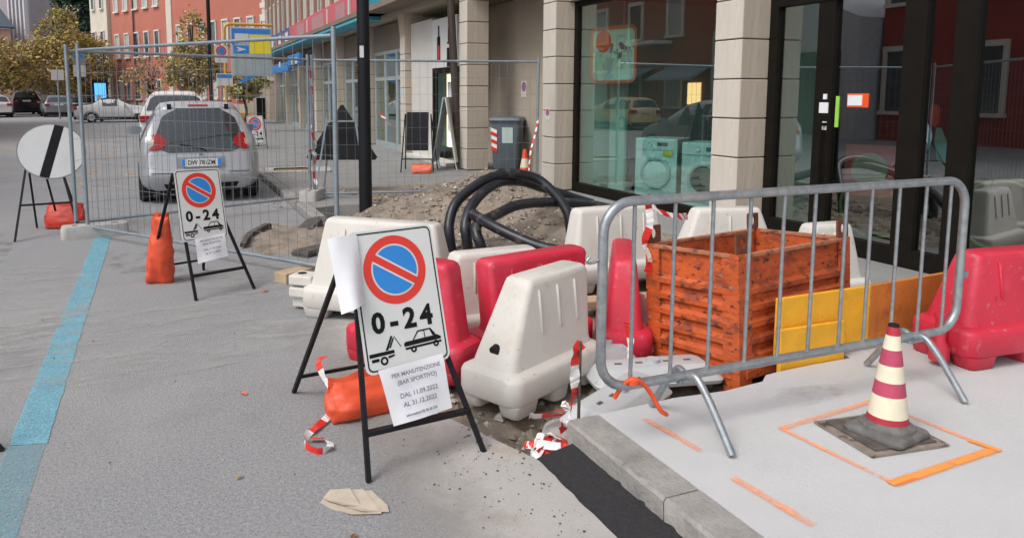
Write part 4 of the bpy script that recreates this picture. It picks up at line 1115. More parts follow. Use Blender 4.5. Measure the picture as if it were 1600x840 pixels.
bag("sandbag", "small pale orange sandbag beside the black pavement board", (2.80, 13.0, .1), R(-20), (.40, .15, .16), M("faded_orange_tarpaulin", (.75, .17, .09), .6, bump=.4, bscale=20), seed=9)

# ================================================================== FENCE PANELS
def fence(label, A, B, z0=.10, H=2.05, blk=True):
    A = Vector((*A, 0)); B = Vector((*B, 0)); d = (B - A); L = d.length; ang = math.atan2(d.y, d.x)
    t = thing("mesh_fence", label, "fence", A, ang, "steel mesh fence panels")
    for x in (0, L):
        m = MB(); m.tube([(x, 0, .06), (x, 0, H + .07)], .021, 10); m.build("post", galv_f, t, smooth=60)
    for z in (z0 + .02, H):
        m = MB(); m.tube([(.021, 0, z), (L - .021, 0, z)], .0165, 8); m.build("rail", galv_f, t, smooth=60)
    m = MB(); nw = int(L / .115)
    for k in range(1, nw):
        x = L * k / nw
        m.add([(x - .0015, -.0015, z0 + .03), (x + .0015, -.0015, z0 + .03), (x + .0015, -.0015, H), (x - .0015, -.0015, H), (x - .0015, .0015, z0 + .03), (x + .0015, .0015, z0 + .03), (x + .0015, .0015, H), (x - .0015, .0015, H)],
              [(0, 1, 2, 3), (7, 6, 5, 4), (0, 4, 5, 1), (1, 5, 6, 2), (2, 6, 7, 3), (3, 7, 4, 0)])
    for k in range(1, 8):
        z = z0 + (H - z0) * k / 8; m.bar((.02, .003, z), (L - .02, .003, z), .003, .003)
    tag(m.build("wire_mesh", wire_m, t, fix=False), kind='stuff')
    return t
fence("mesh fence panel nearest the viewer, from the left foot block to the white barriers", (-2.47, 9.03), (-.33, 6.0))
fence("mesh fence panel running from the left foot block to the middle posts", (-2.60, 9.20), (.24, 10.36), z0=.12)
fence("mesh fence panel in front of the shops, from the middle posts past the bin", (.31, 10.42), (3.50, 9.72), z0=.15)
def foot_block(label, loc, rz, d=(.68, .24, .14)):
    t = thing("ballast_block", label, "concrete block", loc, rz, "concrete blocks under the fence posts")
    m = MB(); a, b, c = d; m.rings([[(x, y, z) for x, y in rrect(0, 0, a / 2 * s, b / 2 * s, .05, 4)] for s, z in ((1, 0), (1, c * .7), (.95, c))]); m.build("block", conc_rough, t, smooth=35)
    for x in (-.2, .2):
        m = MB(); m.tube([(x * a / .68, 0, c + .001), (x * a / .68, 0, c + .003)], .03, 12); m.build("socket", mortar, t)
    return t
foot_block("concrete fence foot under the left corner of the mesh fence", (-2.40, 9.05, 0), R(10))
foot_block("dusty concrete fence foot under the middle fence posts", (.28, 10.38, .08), R(60), (.5, .26, .16))
foot_block("concrete fence foot hidden behind the bin cone at the far fence post", (3.50, 9.72, .08), R(0), (.5, .24, .12))

# ================================================================== LIGHT POLE
t = thing("light_pole", "tall black street light pole rising from the works", "pole", (.83, 9.55, .0))
m = MB(); m.tube([(0, 0, 0), (0, 0, 1.0), (0, 0, 7)], [.088, .086, .072], 16); m.build("shaft", pole_m, t, smooth=60)
m = MB(); m.box(-.07, -.02, -.094, -.08, 2.05, 2.20); m.build("sticker", paper, t)
m = MB(); m.tube([(0, 0, 7), (-.1, -.05, 7.3), (-1.1, -.3, 7.5)], .04, 8); m.build("arm", pole_m, t, smooth=60)
m = MB(); m.box(-1.6, -1.05, -.42, -.2, 7.44, 7.56); m.build("lamp_head", pole_m, t, bevel=.02)

# ================================================================== BLACK PIPE COIL
t = thing("pipe_coil", "coil of thick black plastic pipe looped on the sand heap", "pipe", (1.6, 7.2, 0))
def pipe(pts, r=.052):
    P = spline([Vector(p) - Vector((1.6, 7.2, 0)) for p in pts], 14)
    # fine corrugation
    rr_ = [r * (1 + (.035 if k % 2 else -.02)) for k in range(len(P))]
    m = MB(); m.tube(P, rr_, 12); return m.build("pipe", pipe_m, t, smooth=60)
for pts in (
     [(1.0, 6.72, -0.12), (0.95, 6.72, 0.18), (0.97, 6.77, 0.32), (1.06, 6.84, 0.48), (1.26, 6.92, 0.61), (1.5, 6.98, 0.71), (1.78, 7.02, 0.74), (2.05, 6.99, 0.68), (2.19, 6.86, 0.54), (2.26, 6.76, 0.41), (2.29, 6.69, 0.27), (2.31, 6.64, -0.08)] ,
     [(1.1, 6.52, -0.11), (1.05, 6.52, 0.19), (1.06, 6.57, 0.32), (1.18, 6.69, 0.48), (1.4, 6.86, 0.6), (1.66, 7.02, 0.66), (1.97, 7.15, 0.63), (2.23, 7.24, 0.55), (2.49, 7.33, 0.47), (2.76, 7.4, 0.38), (3.05, 7.46, 0.29)] ,
     [(1.17, 6.33, -0.16), (1.12, 6.33, 0.14), (1.1, 6.39, 0.25), (1.15, 6.48, 0.33), (1.35, 6.56, 0.38), (1.65, 6.64, 0.46), (2.02, 6.78, 0.45), (2.42, 6.9, 0.41), (2.79, 6.91, 0.35), (3.13, 6.93, 0.25)] ,
     [(1.12, 6.55, 0.42), (1.22, 6.28, 0.34), (1.36, 6.05, 0.26), (1.5, 5.87, 0.2), (1.64, 5.74, 0.17)] ,
    ): pipe(pts)

# ================================================================== PAVEMENT BOARDS, BIN, WORKS SIGN
t = thing("pavement_board", "black pavement board on thin legs in front of the white shop panel", "signboard", (2.50, 13.35, .1), R(-24))
m = MB(Matrix.Rotation(R(-12), 4, 'X')); m.box(.10, .52, -.012, .012, .42, 1.16); m.build("board", black_pl, t, bevel=.006)
for a, b in (((.0, 0, 0), (.07, .22, 1.1)), ((.62, 0, 0), (.56, .22, 1.1)), ((.02, .62, 0), (.08, .24, 1.1)), ((.66, .62, 0), (.56, .24, 1.1))):
    m = MB(); m.bar(a, b, .022, .022, up=(1, 0, 0)); m.build("leg", black_metal, t)
m = MB(); m.bar((.02, .05, .25), (.60, .05, .25), .022, .022); m.build("crossbar", black_metal, t)
t = thing("pavement_board", "tall pale grey A shaped pavement board beside the brown downpipe", "signboard", (3.60, 13.28, .1), R(58))
for s in (0, 1):
    m = MB(); 
    y0, y1 = (.0, .20) if s == 0 else (.46, .24)
    m.add([(0, y0, .15), (.62, y0, .15), (.62, y1, 1.42), (0, y1, 1.42), (0, y0 + .025, .15), (.62, y0 + .025, .15), (.62, y1 + .025, 1.42), (0, y1 + .025, 1.42)], [(0, 1, 2, 3), (7, 6, 5, 4), (0, 4, 5, 1), (1, 5, 6, 2), (2, 6, 7, 3), (3, 7, 4, 0)])
    m.build("panel", white_panel if s == 0 else frame_g, t)
    for x in (.03, .59):
        m = MB(); m.bar((x, y0 - .02, 0), (x, y0 + .035, .2), .025, .025); m.build("leg", frame_g, t)
t = thing("wheelie_bin", "grey wheeled bin with red and white stripes and a pale label in the passage", "bin", (4.55, 12.95, .1), R(-36))
m = MB(); m.rings([[(x, y, z) for x, y in rrect(0, 0, a, b, .04, 4)] for a, b, z in ((.22, .25, .05), (.235, .27, .08), (.285, .335, .92), (.295, .345, .93), (.295, .345, .96))]); m.build("body", bin_m, t, smooth=40)
m = MB(); m.rings([[(x, y + .0, z) for x, y in rrect(0, 0, a, b, .04, 4)] for a, b, z in ((.31, .37, .965), (.315, .375, .985), (.29, .345, 1.03), (.2, .25, 1.05))]); m.build("lid", bin_m, t, smooth=40)
m = MB(); m.tube([(-.26, .40, .98), (.26, .40, .98)], .016, 8); m.build("handle", bin_m, t)
for x in (-.25, .25):
    m = MB(); m.tube([(x - .03, .27, .09), (x + .03, .27, .09)], .09, 16); m.build("wheel", tyre_m, t, smooth=40)
m = MB()
for k in range(6):
    m.m = k % 2; z = .42 + k * .072
    m.add([(-.255 - (z * .06) + .03, -.317 - .055 * (z - .5), z), (-.145, -.317 - .055 * (z - .5), z - .05), (-.145, -.322 - .055 * (z - .5), z + .02), (-.255 - (z * .06) + .03, -.322 - .055 * (z - .5), z + .07)], [(0, 1, 2, 3)])
m.build("warning_stripes", [tape_r, tape_w], t, fix=False)
m = MB(); m.add([(-.05, -.316, .55), (.16, -.316, .55), (.16, -.338, .85), (-.05, -.338, .85)], [(0, 1, 2, 3)]); m.build("label", bin_l, t, fix=False)
t = thing("works_sign", "back of a black triangular works sign on grey legs beside the light pole", "sign", (.80, 10.85, .1), R(-21))
m = MB(Matrix.Rotation(R(-8), 4, 'X')); tri = [(-.50, 0, .50), (.50, 0, .50), (.53, 0, .545), (.018, 0, 1.33), (-.018, 0, 1.33), (-.53, 0, .545)]
m.prism(tri, (0, .012, 0)); m.build("plate", black_pl, t)
for a, b in (((-.38, -.12, 0), (-.20, -.02, 1.12)), ((.38, -.12, 0), (.22, -.02, 1.12)), ((-.36, .55, 0), (-.16, .16, 1.1)), ((.36, .55, 0), (.16, .16, 1.1))):
    m = MB(); m.bar(a, b, .024, .024, up=(1, 0, 0)); m.build("leg", galv_f, t)
m = MB(); m.bar((-.21, -.02, 1.08), (.24, -.02, 1.08), .06, .02); m.build("crossbar", galv, t)

# ================================================================== TAPE, REBAR, LITTER AND LOOSE PIECES
t = thing("rebar_stake", "thin rusty steel stake standing upright at the end of the kerb", "stake", (.075, 2.79, -.08))
m = MB(); m.tube([(0, 0, 0), (.003, .0, .55)], .0075, 8); m.build("rod", rebar_m, t, smooth=60)
def tape(label, path, w=.045, seed=1, **k):
    o = ribbon("barrier_tape", path, w, seed=seed, **k); return tag(o, label, "tape", "red and white barrier tape")
tape("red and white tape hanging down the rusty stake", [(.085, 2.79, .46), (.055, 2.785, .43), (.045, 2.78, .35), (.05, 2.785, .25), (.035, 2.79, .15), (.03, 2.80, .06)], .05, 2)
hp = []; hr = random.Random(12)
for k in range(18): hp.append((-.06 + .10 * math.cos(k * 1.9) + hr.gauss(0, .02), 2.83 + .07 * math.sin(k * 2.3) + hr.gauss(0, .02), -.04 + .0015 * k + hr.uniform(0, .02)))
tape("tangled heap of red and white tape in the hole beside the kerb end", hp, .038, 3, twist=.22, seg=.12)
hp = [(.02, 2.86, .02)]
for k in range(9): hp.append((.02 + hr.gauss(.05, .11), 2.92 + hr.gauss(0, .06), .03 + abs(hr.gauss(0, .03))))
tape("loose red and white tape lying around the foot of the stake", hp, .045, 4, twist=.25, seg=.12)
tape("red and white tape trailing on the road from the foreground sign's rear leg", [(-.88, 3.76, .20), (-.93, 3.74, .19), (-.92, 3.66, .13), (-.90, 3.55, .09), (-.93, 3.45, .03), (-1.0, 3.36, .02), (-1.07, 3.28, .02), (-1.10, 3.19, .015), (-1.06, 3.10, .015), (-1.0, 3.12, .02), (-1.01, 3.20, .02), (-1.08, 3.23, .02)], .035, 5, seg=.12)
tape("red and white tape knotted on the left lug of the orange crate", [(1.02, 3.62, .98), (1.06, 3.65, .90), (1.05, 3.62, .80), (1.0, 3.60, .70), (1.03, 3.58, .60), (1.0, 3.57, .52)], .05, 6)
tape("red and white tape strung from the crate lug to the barrier behind it", [(1.03, 3.66, .92), (1.25, 3.75, .84), (1.5, 3.9, .78), (1.8, 4.2, .72)], .05, 7)
tape("red and white tape looped by the foot of the narrow red barrier", [(.72, 3.35, .32), (.75, 3.36, .20), (.72, 3.33, .10), (.68, 3.3, .06)], .045, 8)
tape("red and white tape hanging from the fence post beside the bin", [(3.50, 9.71, 1.25), (3.46, 9.69, 1.05), (3.36, 9.66, .75), (3.33, 9.65, .5), (3.32, 9.66, .32)], .028, 9, seg=.06)
tape("red and white tape wound around the middle fence posts", [(.27, 10.33, 1.9), (.30, 10.33, 1.5), (.27, 10.32, 1.1), (.33, 10.33, .85), (.24, 10.33, .8), (.32, 10.33, .72), (.29, 10.33, .45), (.38, 10.25, .14)], .05, 10)
tape("red and white tape stretched across the glazed shop beyond the pole", [(3.3, 17.6, 1.10), (3.3, 17.2, .98), (3.35, 16.8, .82)], .10, 11, seg=.2)
t = thing("wire_tie", "orange cord knotted round the lower left corner of the crowd barrier", "cord", (.13, 2.47, .38))
m = MB(); m.tube(spline([(-.06, .03, -.06), (-.03, .0, .01), (0, -.025, .03), (.05, -.02, .0), (.09, -.02, -.05), (.13, -.03, -.12), (.17, -.02, -.15)], 6), .010, 7); m.build("cord", cone_o, t, smooth=60)
m = MB(); m.lathe([(0, -.02), (.022, -.012), (.024, .01), (0, .02)], 10, 'Z', (.0, -.015, .02)); m.build("knot", cone_o, t, smooth=50)
# grey plastic fence feet lying behind the slab edge
grey_pl = M("pale_grey_plastic", (.44, .455, .46), .6, var=.08, scale=6, col3=(.30, .28, .26), thr3=(.6, .7), scale3=12, amt3=.6)
def plastic_foot(label, loc, rz, tilt=0):
    t = thing("plastic_ballast", label, "barrier base", loc, rz, "grey plastic barrier bases behind the slab")
    m = MB(Matrix.Rotation(tilt, 4, 'X')); 
    m.rings([[(x, y, z) for x, y in rrect(0, 0, a, b, .04, 4)] for a, b, z in ((.36, .13, 0), (.365, .135, .02), (.30, .09, .085), (.28, .075, .095))]); m.build("block", grey_pl, t, smooth=35)
    for x in (-.2, -.08, .08, .2):
        m = MB(Matrix.Rotation(tilt, 4, 'X')); m.box(x - .02, x + .02, -.010, .010, .0952, .097); m.build("slot", mortar, t)
    m = MB(Matrix.Rotation(tilt, 4, 'X')); m.tube([(0, 0, .09), (0, 0, .115)], .035, 14); m.build("socket", grey_pl, t, smooth=40)
plastic_foot("grey plastic barrier base lying between the slab and the orange crate", (.80, 3.22, .03), R(-12))
plastic_foot("grey plastic barrier base under the lower left corner of the crowd barrier", (.42, 2.98, .02), R(28), R(4))
plastic_foot("grey plastic barrier base lying farther back by the narrow red barrier", (.74, 3.58, .03), R(18))
for lab, loc, s, sd in (("pale concrete lump lying at the end of the kerb by the tape", (.12, 2.99, -.05), .10, 1), ("flat concrete lump beside the kerb end under the tape", (.16, 2.88, -.02), .10, 2), ("small concrete lump in front of the large white barrier", (.30, 3.02, -.03), .08, 3)):
    rr = random.Random(sd); bm = bmesh.new(); bmesh.ops.create_icosphere(bm, subdivisions=2, radius=s)
    for v in bm.verts: v.co *= 1 + .28 * mnoise.noise(v.co * (6 / s * .12) + Vector((sd, 0, 0))); v.co.z *= .62
    me = bpy.data.meshes.new("concrete_lump"); bm.to_mesh(me); bm.free(); me.materials.append(conc_rough)
    o = link("concrete_lump", me); o.location = loc; tag(o, lab, "lump", "concrete lumps at the kerb end")
# torn slabs of old asphalt round the earth patch
old_asph = M("broken_asphalt", (.085, .078, .07), .95, var=.35, scale=14, bump=.8, bscale=40)
for lab, pts, z, rot in (("long thin slab of broken black asphalt on the left edge of the earth patch", [(-.96, 7.75), (-.86, 8.2), (-.58, 8.75), (-.52, 8.70), (-.78, 8.2), (-.90, 7.75)], .05, .10),
                         ("thick chunk of broken black asphalt beside the coupled white barrier", [(-.30, 8.25), (-.10, 8.75), (.08, 8.85), (.06, 8.6), (-.12, 8.2)], .07, .16),
                         ("low slab of broken black asphalt at the front of the earth patch", [(-.52, 7.22), (-.22, 7.40), (-.02, 7.42), (-.08, 7.25), (-.4, 7.05)], .03, .05)):
    c = Vector((sum(p[0] for p in pts) / len(pts), sum(p[1] for p in pts) / len(pts), 0)); m = MB()
    m.rings([[(x - c.x, y - c.y, 0) for x, y in pts], [((x - c.x) * 1.02, (y - c.y) * 1.02, .04 + .3 * rot * (x - c.x)) for x, y in pts], [((x - c.x) * .9, (y - c.y) * .9, .065 + .3 * rot * (x - c.x)) for x, y in pts]])
    o = m.build("asphalt_chunk", old_asph); o.location = c + Vector((0, 0, z - .03)); tag(o, lab, "chunk", "broken asphalt pieces by the earth patch")
# cover and rubble on the far pavement
t = thing("open_inspection_pit", "open inspection pit with pale rim and ochre inside on the far pavement", "pit", (.74, 14.4, .1), R(-8))
m = MB(); a = rrect(0, 0, .62, .46, .12, 5); b = rrect(-.12, 0, .34, .30, .1, 5); n = len(a)
m.add([(x, y, .03) for x, y in a] + [(x, y, .035) for x, y in b] + [(x, y, .0) for x, y in a], [(i, (i + 1) % n, n + (i + 1) % n, n + i) for i in range(n)] + [(2 * n + i, 2 * n + (i + 1) % n, (i + 1) % n, i) for i in range(n)]); m.build("rim", conc_rough, t)
m = MB(); m.poly([(x, y, .008) for x, y in b]); m.build("inside", M("ochre_earth", (.26, .17, .06), .95, var=.3, scale=9), t, fix=False)
# scraps on the road
m = MB()
pr = [(-.16, .0), (-.13, .09), (.03, .11), (.15, -.02), (.17, -.08), (.03, -.10), (-.10, -.05)]
for k, (z, s, dx) in enumerate(((.006, 1, 0), (.014, .9, .05), (.022, .62, -.05))):
    P_ = [(x * s + dx, y * s + .01 * k, z * .6 + .16 * max(0, y - .03) * (k != 1) + .006 * math.sin(14 * x + k)) for x, y in pr]
    m.prism(P_, (0, 0, .002))
o = m.build("cardboard_scrap", cardboard); o.location = (-1.015, 2.66, 0); o.rotation_euler = (0, 0, R(-28)); o.scale = (.78, .78, .78); tag(o, "torn layered scrap of brown cardboard lying on the road in front of the sign", "cardboard")
def leaf(lab, x, y, s, rz, mat):
    m = MB(); m.add([(-s, 0, .004), (-s * .3, s * .5, .012), (s, 0, .006), (-s * .3, -s * .5, .014)], [(0, 3, 2, 1)])
    o = m.build("fallen_leaf", mat, fix=False); o.location = (x, y, .002); o.rotation_euler = (0, 0, rz); tag(o, lab, "leaf", "dry leaves and scraps on the road")
lf1 = M("brown_leaf", (.22, .11, .06), .9); lf2 = M("ochre_leaf", (.45, .30, .14), .9); lf3 = M("pink_scrap", (.45, .24, .22), .9)
for lab, px, mat in (("small brown leaf just in front of the cardboard scrap", (-1.06, 2.44, .022, 1), lf1), ("small white scrap at the bottom edge left of the cardboard", (-1.31, 2.43, .024, 2), paper), ("pale tan leaf at the bottom edge under the cardboard", (-.99, 2.30, .024, .4), lf2),
                     ("dull pink scrap at the bottom edge right of the cardboard", (-.80, 2.24, .022, 0), lf3), ("ochre leaf on the road left of the trailing tape", (-1.40, 3.02, .02, .6), lf2), ("orange leaf near the stand of the sign behind the car", (-.93, 5.95, .035, .9), cone_o),
                     ("brown leaf on the open road left of the near sandbag", (-1.30, 3.9, .025, 2.2), cone_o)):
    leaf(lab, *px, mat)
# stand leg of another sign just entering the frame at the left
t = thing("sign_stand", "single dark leg of another sign stand cut by the left edge of the picture", "stand", (-2.36, 3.66, 0))
m = MB(); m.bar((0, 0, 0), (-.11, .02, .16), .02, .02); m.bar((-.11, .02, .16), (-.5, .08, .95), .02, .02); m.build("leg", black_metal, t)
m = MB(); m.bar((-.088, .016, .135), (-.6, .05, .14), .02, .024); m.build("crossbar", wood, t)

# ================================================================== VEHICLES
def car(label, loc, rz, L, Wd, H, paint, kind="hatch", detail=False, cat="car", group="cars parked and waiting in the street"):
    """origin below the middle of the rear bumper, nose towards +Y"""
    t = thing("parked_car", label, cat, loc, rz, group)
    hw = Wd / 2
    wr = .30 if H < 1.55 else .35
    belt = {"hatch": .62, "suv": .62, "coupe": .66}[kind] * H
    # stations: y (fraction), roof height (fraction), half width factor, cabin factor
    prof = {"hatch": [(.015, .60, .90, .0), (.03, .66, .965, .1), (.075, .93, 1.0, .9), (.16, .985, 1.0, 1), (.30, 1.0, 1.0, 1), (.46, .985, 1.0, 1), (.58, .93, 1.0, .95), (.74, .66, 1.0, .1), (.86, .61, .99, .0), (.95, .53, .94, 0), (.995, .42, .84, 0)],
            "suv": [(.01, .60, .92, .0), (.02, .68, .97, .1), (.05, .95, 1.0, .9), (.12, .99, 1.0, 1), (.30, 1.0, 1.0, 1), (.46, .99, 1.0, 1), (.56, .94, 1.0, .95), (.68, .67, 1.0, .1), (.84, .63, .99, .0), (.96, .56, .95, 0), (.995, .42, .88, 0)],
            "coupe": [(.005, .50, .86, .0), (.03, .64, .95, .0), (.12, .70, 1.0, .05), (.20, .72, 1.0, .1), (.32, .95, 1.0, .95), (.42, 1.0, 1.0, 1), (.52, .97, 1.0, .95), (.66, .71, 1.0, .1), (.82, .65, .99, 0), (.95, .56, .93, 0), (.995, .42, .82, 0)]}[kind]
    zb = .20 * (H / 1.45); zm = .52 * belt + .12
    def row(y, zt, wf, c):
        w = hw * wf; zt *= H; zl = min(belt, zt - .04)
        pts = [(0, zb), (.80 * w, zb), (w * .965, zb + .14), (w, zm), (w * .955, zl)]
        d = zt - zl
        pts += [(w * (.94 - .10 * c), zl + .42 * d), (w * (.915 - .235 * c), zl + .84 * d), (w * (.78 - .22 * c), zt - .018), (w * .4, zt), (0, zt + .004)]
        return [(x, y * L, z) for x, z in pts]
    rows = [row(*p) for p in prof]
    k = len(rows[0])
    full = [r + [(-x, y, z) for x, y, z in r[-2:0:-1]] for r in rows]
    m = MB()
    m.rings(full); body = m.build("body", paint, t, smooth=38)
    def nrm(i, j):
        a = Vector(rows[min(i + 1, len(rows) - 1)][j]) - Vector(rows[max(i - 1, 0)][j]); b = Vector(rows[i][min(j + 1, k - 1)]) - Vector(rows[i][max(j - 1, 0)])
        n_ = b.cross(a)
        return n_.normalized() if n_.length > 1e-6 else Vector((1, 0, 0))
    def sidepatch(name, i0, i1, j0, j1, mat, u0=0, u1=1, off=.006):
        for s in (1, -1):
            m = MB(); vs = []
            for i in (i0, i1):
                for j in range(j0, j1 + 1):
                    p = Vector(rows[i][j]); vs.append(p)
            nj = j1 - j0 + 1
            lo, hi = vs[:nj], vs[nj:]
            a = [p.lerp(q, u0) for p, q in zip(lo, hi)]; b = [p.lerp(q, u1) for p, q in zip(lo, hi)]
            pts = a + b
            pts = [Vector((s * (p.x + off), p.y, p.z)) for p in pts]
            m.add(pts, [(q, q + 1, nj + q + 1, nj + q) for q in range(nj - 1)]); m.build(name, mat, t)
    ci = {"hatch": [(2, 4), (4, 6)], "suv": [(2, 4), (4, 6)], "coupe": [(4, 6)]}[kind]
    for i0, i1 in ci:
        sidepatch("side_window", i0, i1, 4, 6, glass_d if False else win_k, .06, .94)
    iw = {"hatch": (6, 7), "suv": (6, 7), "coupe": (6, 7)}[kind]; ir = {"hatch": (2, 1), "suv": (2, 1), "coupe": (4, 3)}[kind]
    def screen(name, ia, ib, u0, u1, mat, off, wf=1.0, q=6):
        m = MB(); n_ = 9; vs = []; m_ = 5
        def edge(i):  # top contour from left to right through the roof line
            r = rows[i]; return [Vector((-r[j][0], r[j][1], r[j][2])) for j in (q, 7, 8)] + [Vector(r[9])] + [Vector(r[j]) for j in (8, 7, q)]
        A, B = edge(ia), edge(ib); nA = len(A)
        for e in range(m_):
            u = u0 + (u1 - u0) * e / (m_ - 1)
            for a, b in zip(A, B):
                p = a.lerp(b, u); vs.append(Vector((p.x * wf, p.y, p.z)) + off)
        m.add(vs, [(e * nA + i, e * nA + i + 1, (e + 1) * nA + i + 1, (e + 1) * nA + i) for e in range(m_ - 1) for i in range(nA - 1)]); m.build(name, mat, t, smooth=40)
    screen("windscreen", iw[0], iw[1], .08, .95, win_k, Vector((0, .010, .010)), .97)
    if kind == "coupe":
        m = MB(); vs = []
        for i in (4, 5, 6):
            r = rows[i]; vs += [Vector((-r[j][0] * 1.005, r[j][1], r[j][2] + .012)) for j in (6, 7, 8)] + [Vector((0, r[9][1], r[9][2] + .012))] + [Vector((r[j][0] * 1.005, r[j][1], r[j][2] + .012)) for j in (8, 7, 6)]
        m.add(vs, [(a * 7 + b, a * 7 + b + 1, a * 7 + b + 8, a * 7 + b + 7) for a in range(2) for b in range(6)]); m.build("soft_top", black_pl, t, smooth=40)
    if not detail: screen("rear_window", ir[0], ir[1], .10, .92, win_k, Vector((0, -.010, .012)), .92)
    ya, yf = {"hatch": (.17, .82), "suv": (.19, .80), "coupe": (.20, .79)}[kind]
    for y in (ya * L, yf * L):
        for s in (-1, 1):
            m = MB(); wd = .19
            x0 = s * (hw - wd + .012)
            prof_w = [(.15, wd * .5), (.20, wd), (wr - .02, wd), (wr, wd - .025), (wr, .025), (wr - .02, 0), (.15, 0)]
            m.lathe([(r, s * z) for r, z in prof_w], 28, 'X', (x0, y, wr)); wl = m.build("wheel", tyre_m, t, smooth=45)
            m = MB(); m.lathe([(0, s * (wd * .86)), (.05, s * (wd * .9)), (.09, s * wd * .72), (wr * .62, s * wd * .8), (wr * .68, s * wd * .99), (wr * .70, s * wd * .9)], 20, 'X', (x0, y, wr)); m.build("rim", rim_m, wl, smooth=30)
            m = MB(); arc = []
            for q in range(13):
                a = math.pi * q / 12; arc.append((s * (hw + .002 - .02 * 0), y + (wr + .045) * math.cos(a), wr + (wr + .045) * math.sin(a)))
            m.tube([(p[0] - s * .03, p[1], p[2]) for p in arc], .032, 6); m.build("wheel_arch", black_pl, t, smooth=60)
    m = MB(); m.box(-hw * .92, hw * .92, .06 * L, .95 * L, .14, .30); m.build("underbody", black_pl, t)
    for s in (-1, 1):
        m = MB(); y = prof[iw[1]][0] * L - .25; m.rings([[(s * (hw + a), y + b, belt + .07 + c) for a, b, c in ((x, -.05 * f, -.07 * f), (x, .06 * f, -.07 * f), (x, .06 * f, .07 * f), (x, -.05 * f, .07 * f))] for x, f in ((-.04, .6), (.05, 1), (.16, .9), (.19, .5))]); m.build("mirror", paint if not detail else p_grey, t, smooth=40)
    if not detail:
        zz = belt - .08
        for s in (-1, 1):
            m = MB(); r = rows[1]; m.box(s * hw * .965 - .14, s * hw * .965 + .02 * 0 + (.0 if s > 0 else .28) + (.02 if s > 0 else 0), -.02 + .015 * L, .12 * L * .5, zz - .10, zz + .08) if False else m.box(*sorted((s * hw * .62, s * hw * .955)), .0, .16, zz - .09, zz + .07); m.build("tail_lamp", lamp_red, t, bevel=.01)
            m = MB(); m.box(*sorted((s * hw * .55, s * hw * .86)), .955 * L - .06, .985 * L, .46 * H - .06, .46 * H + .06); m.build("headlamp", rim_m, t, bevel=.01)
        m = MB(); m.box(-.27, .27, .0, .03, zz - .06, zz + .06); m.build("plate", sign_w, t)
        m = MB(); m.box(-hw * .9, hw * .9, -.02, .10, zb, zb + .14); m.build("bumper", black_pl, t, bevel=.02)
    return t, rows
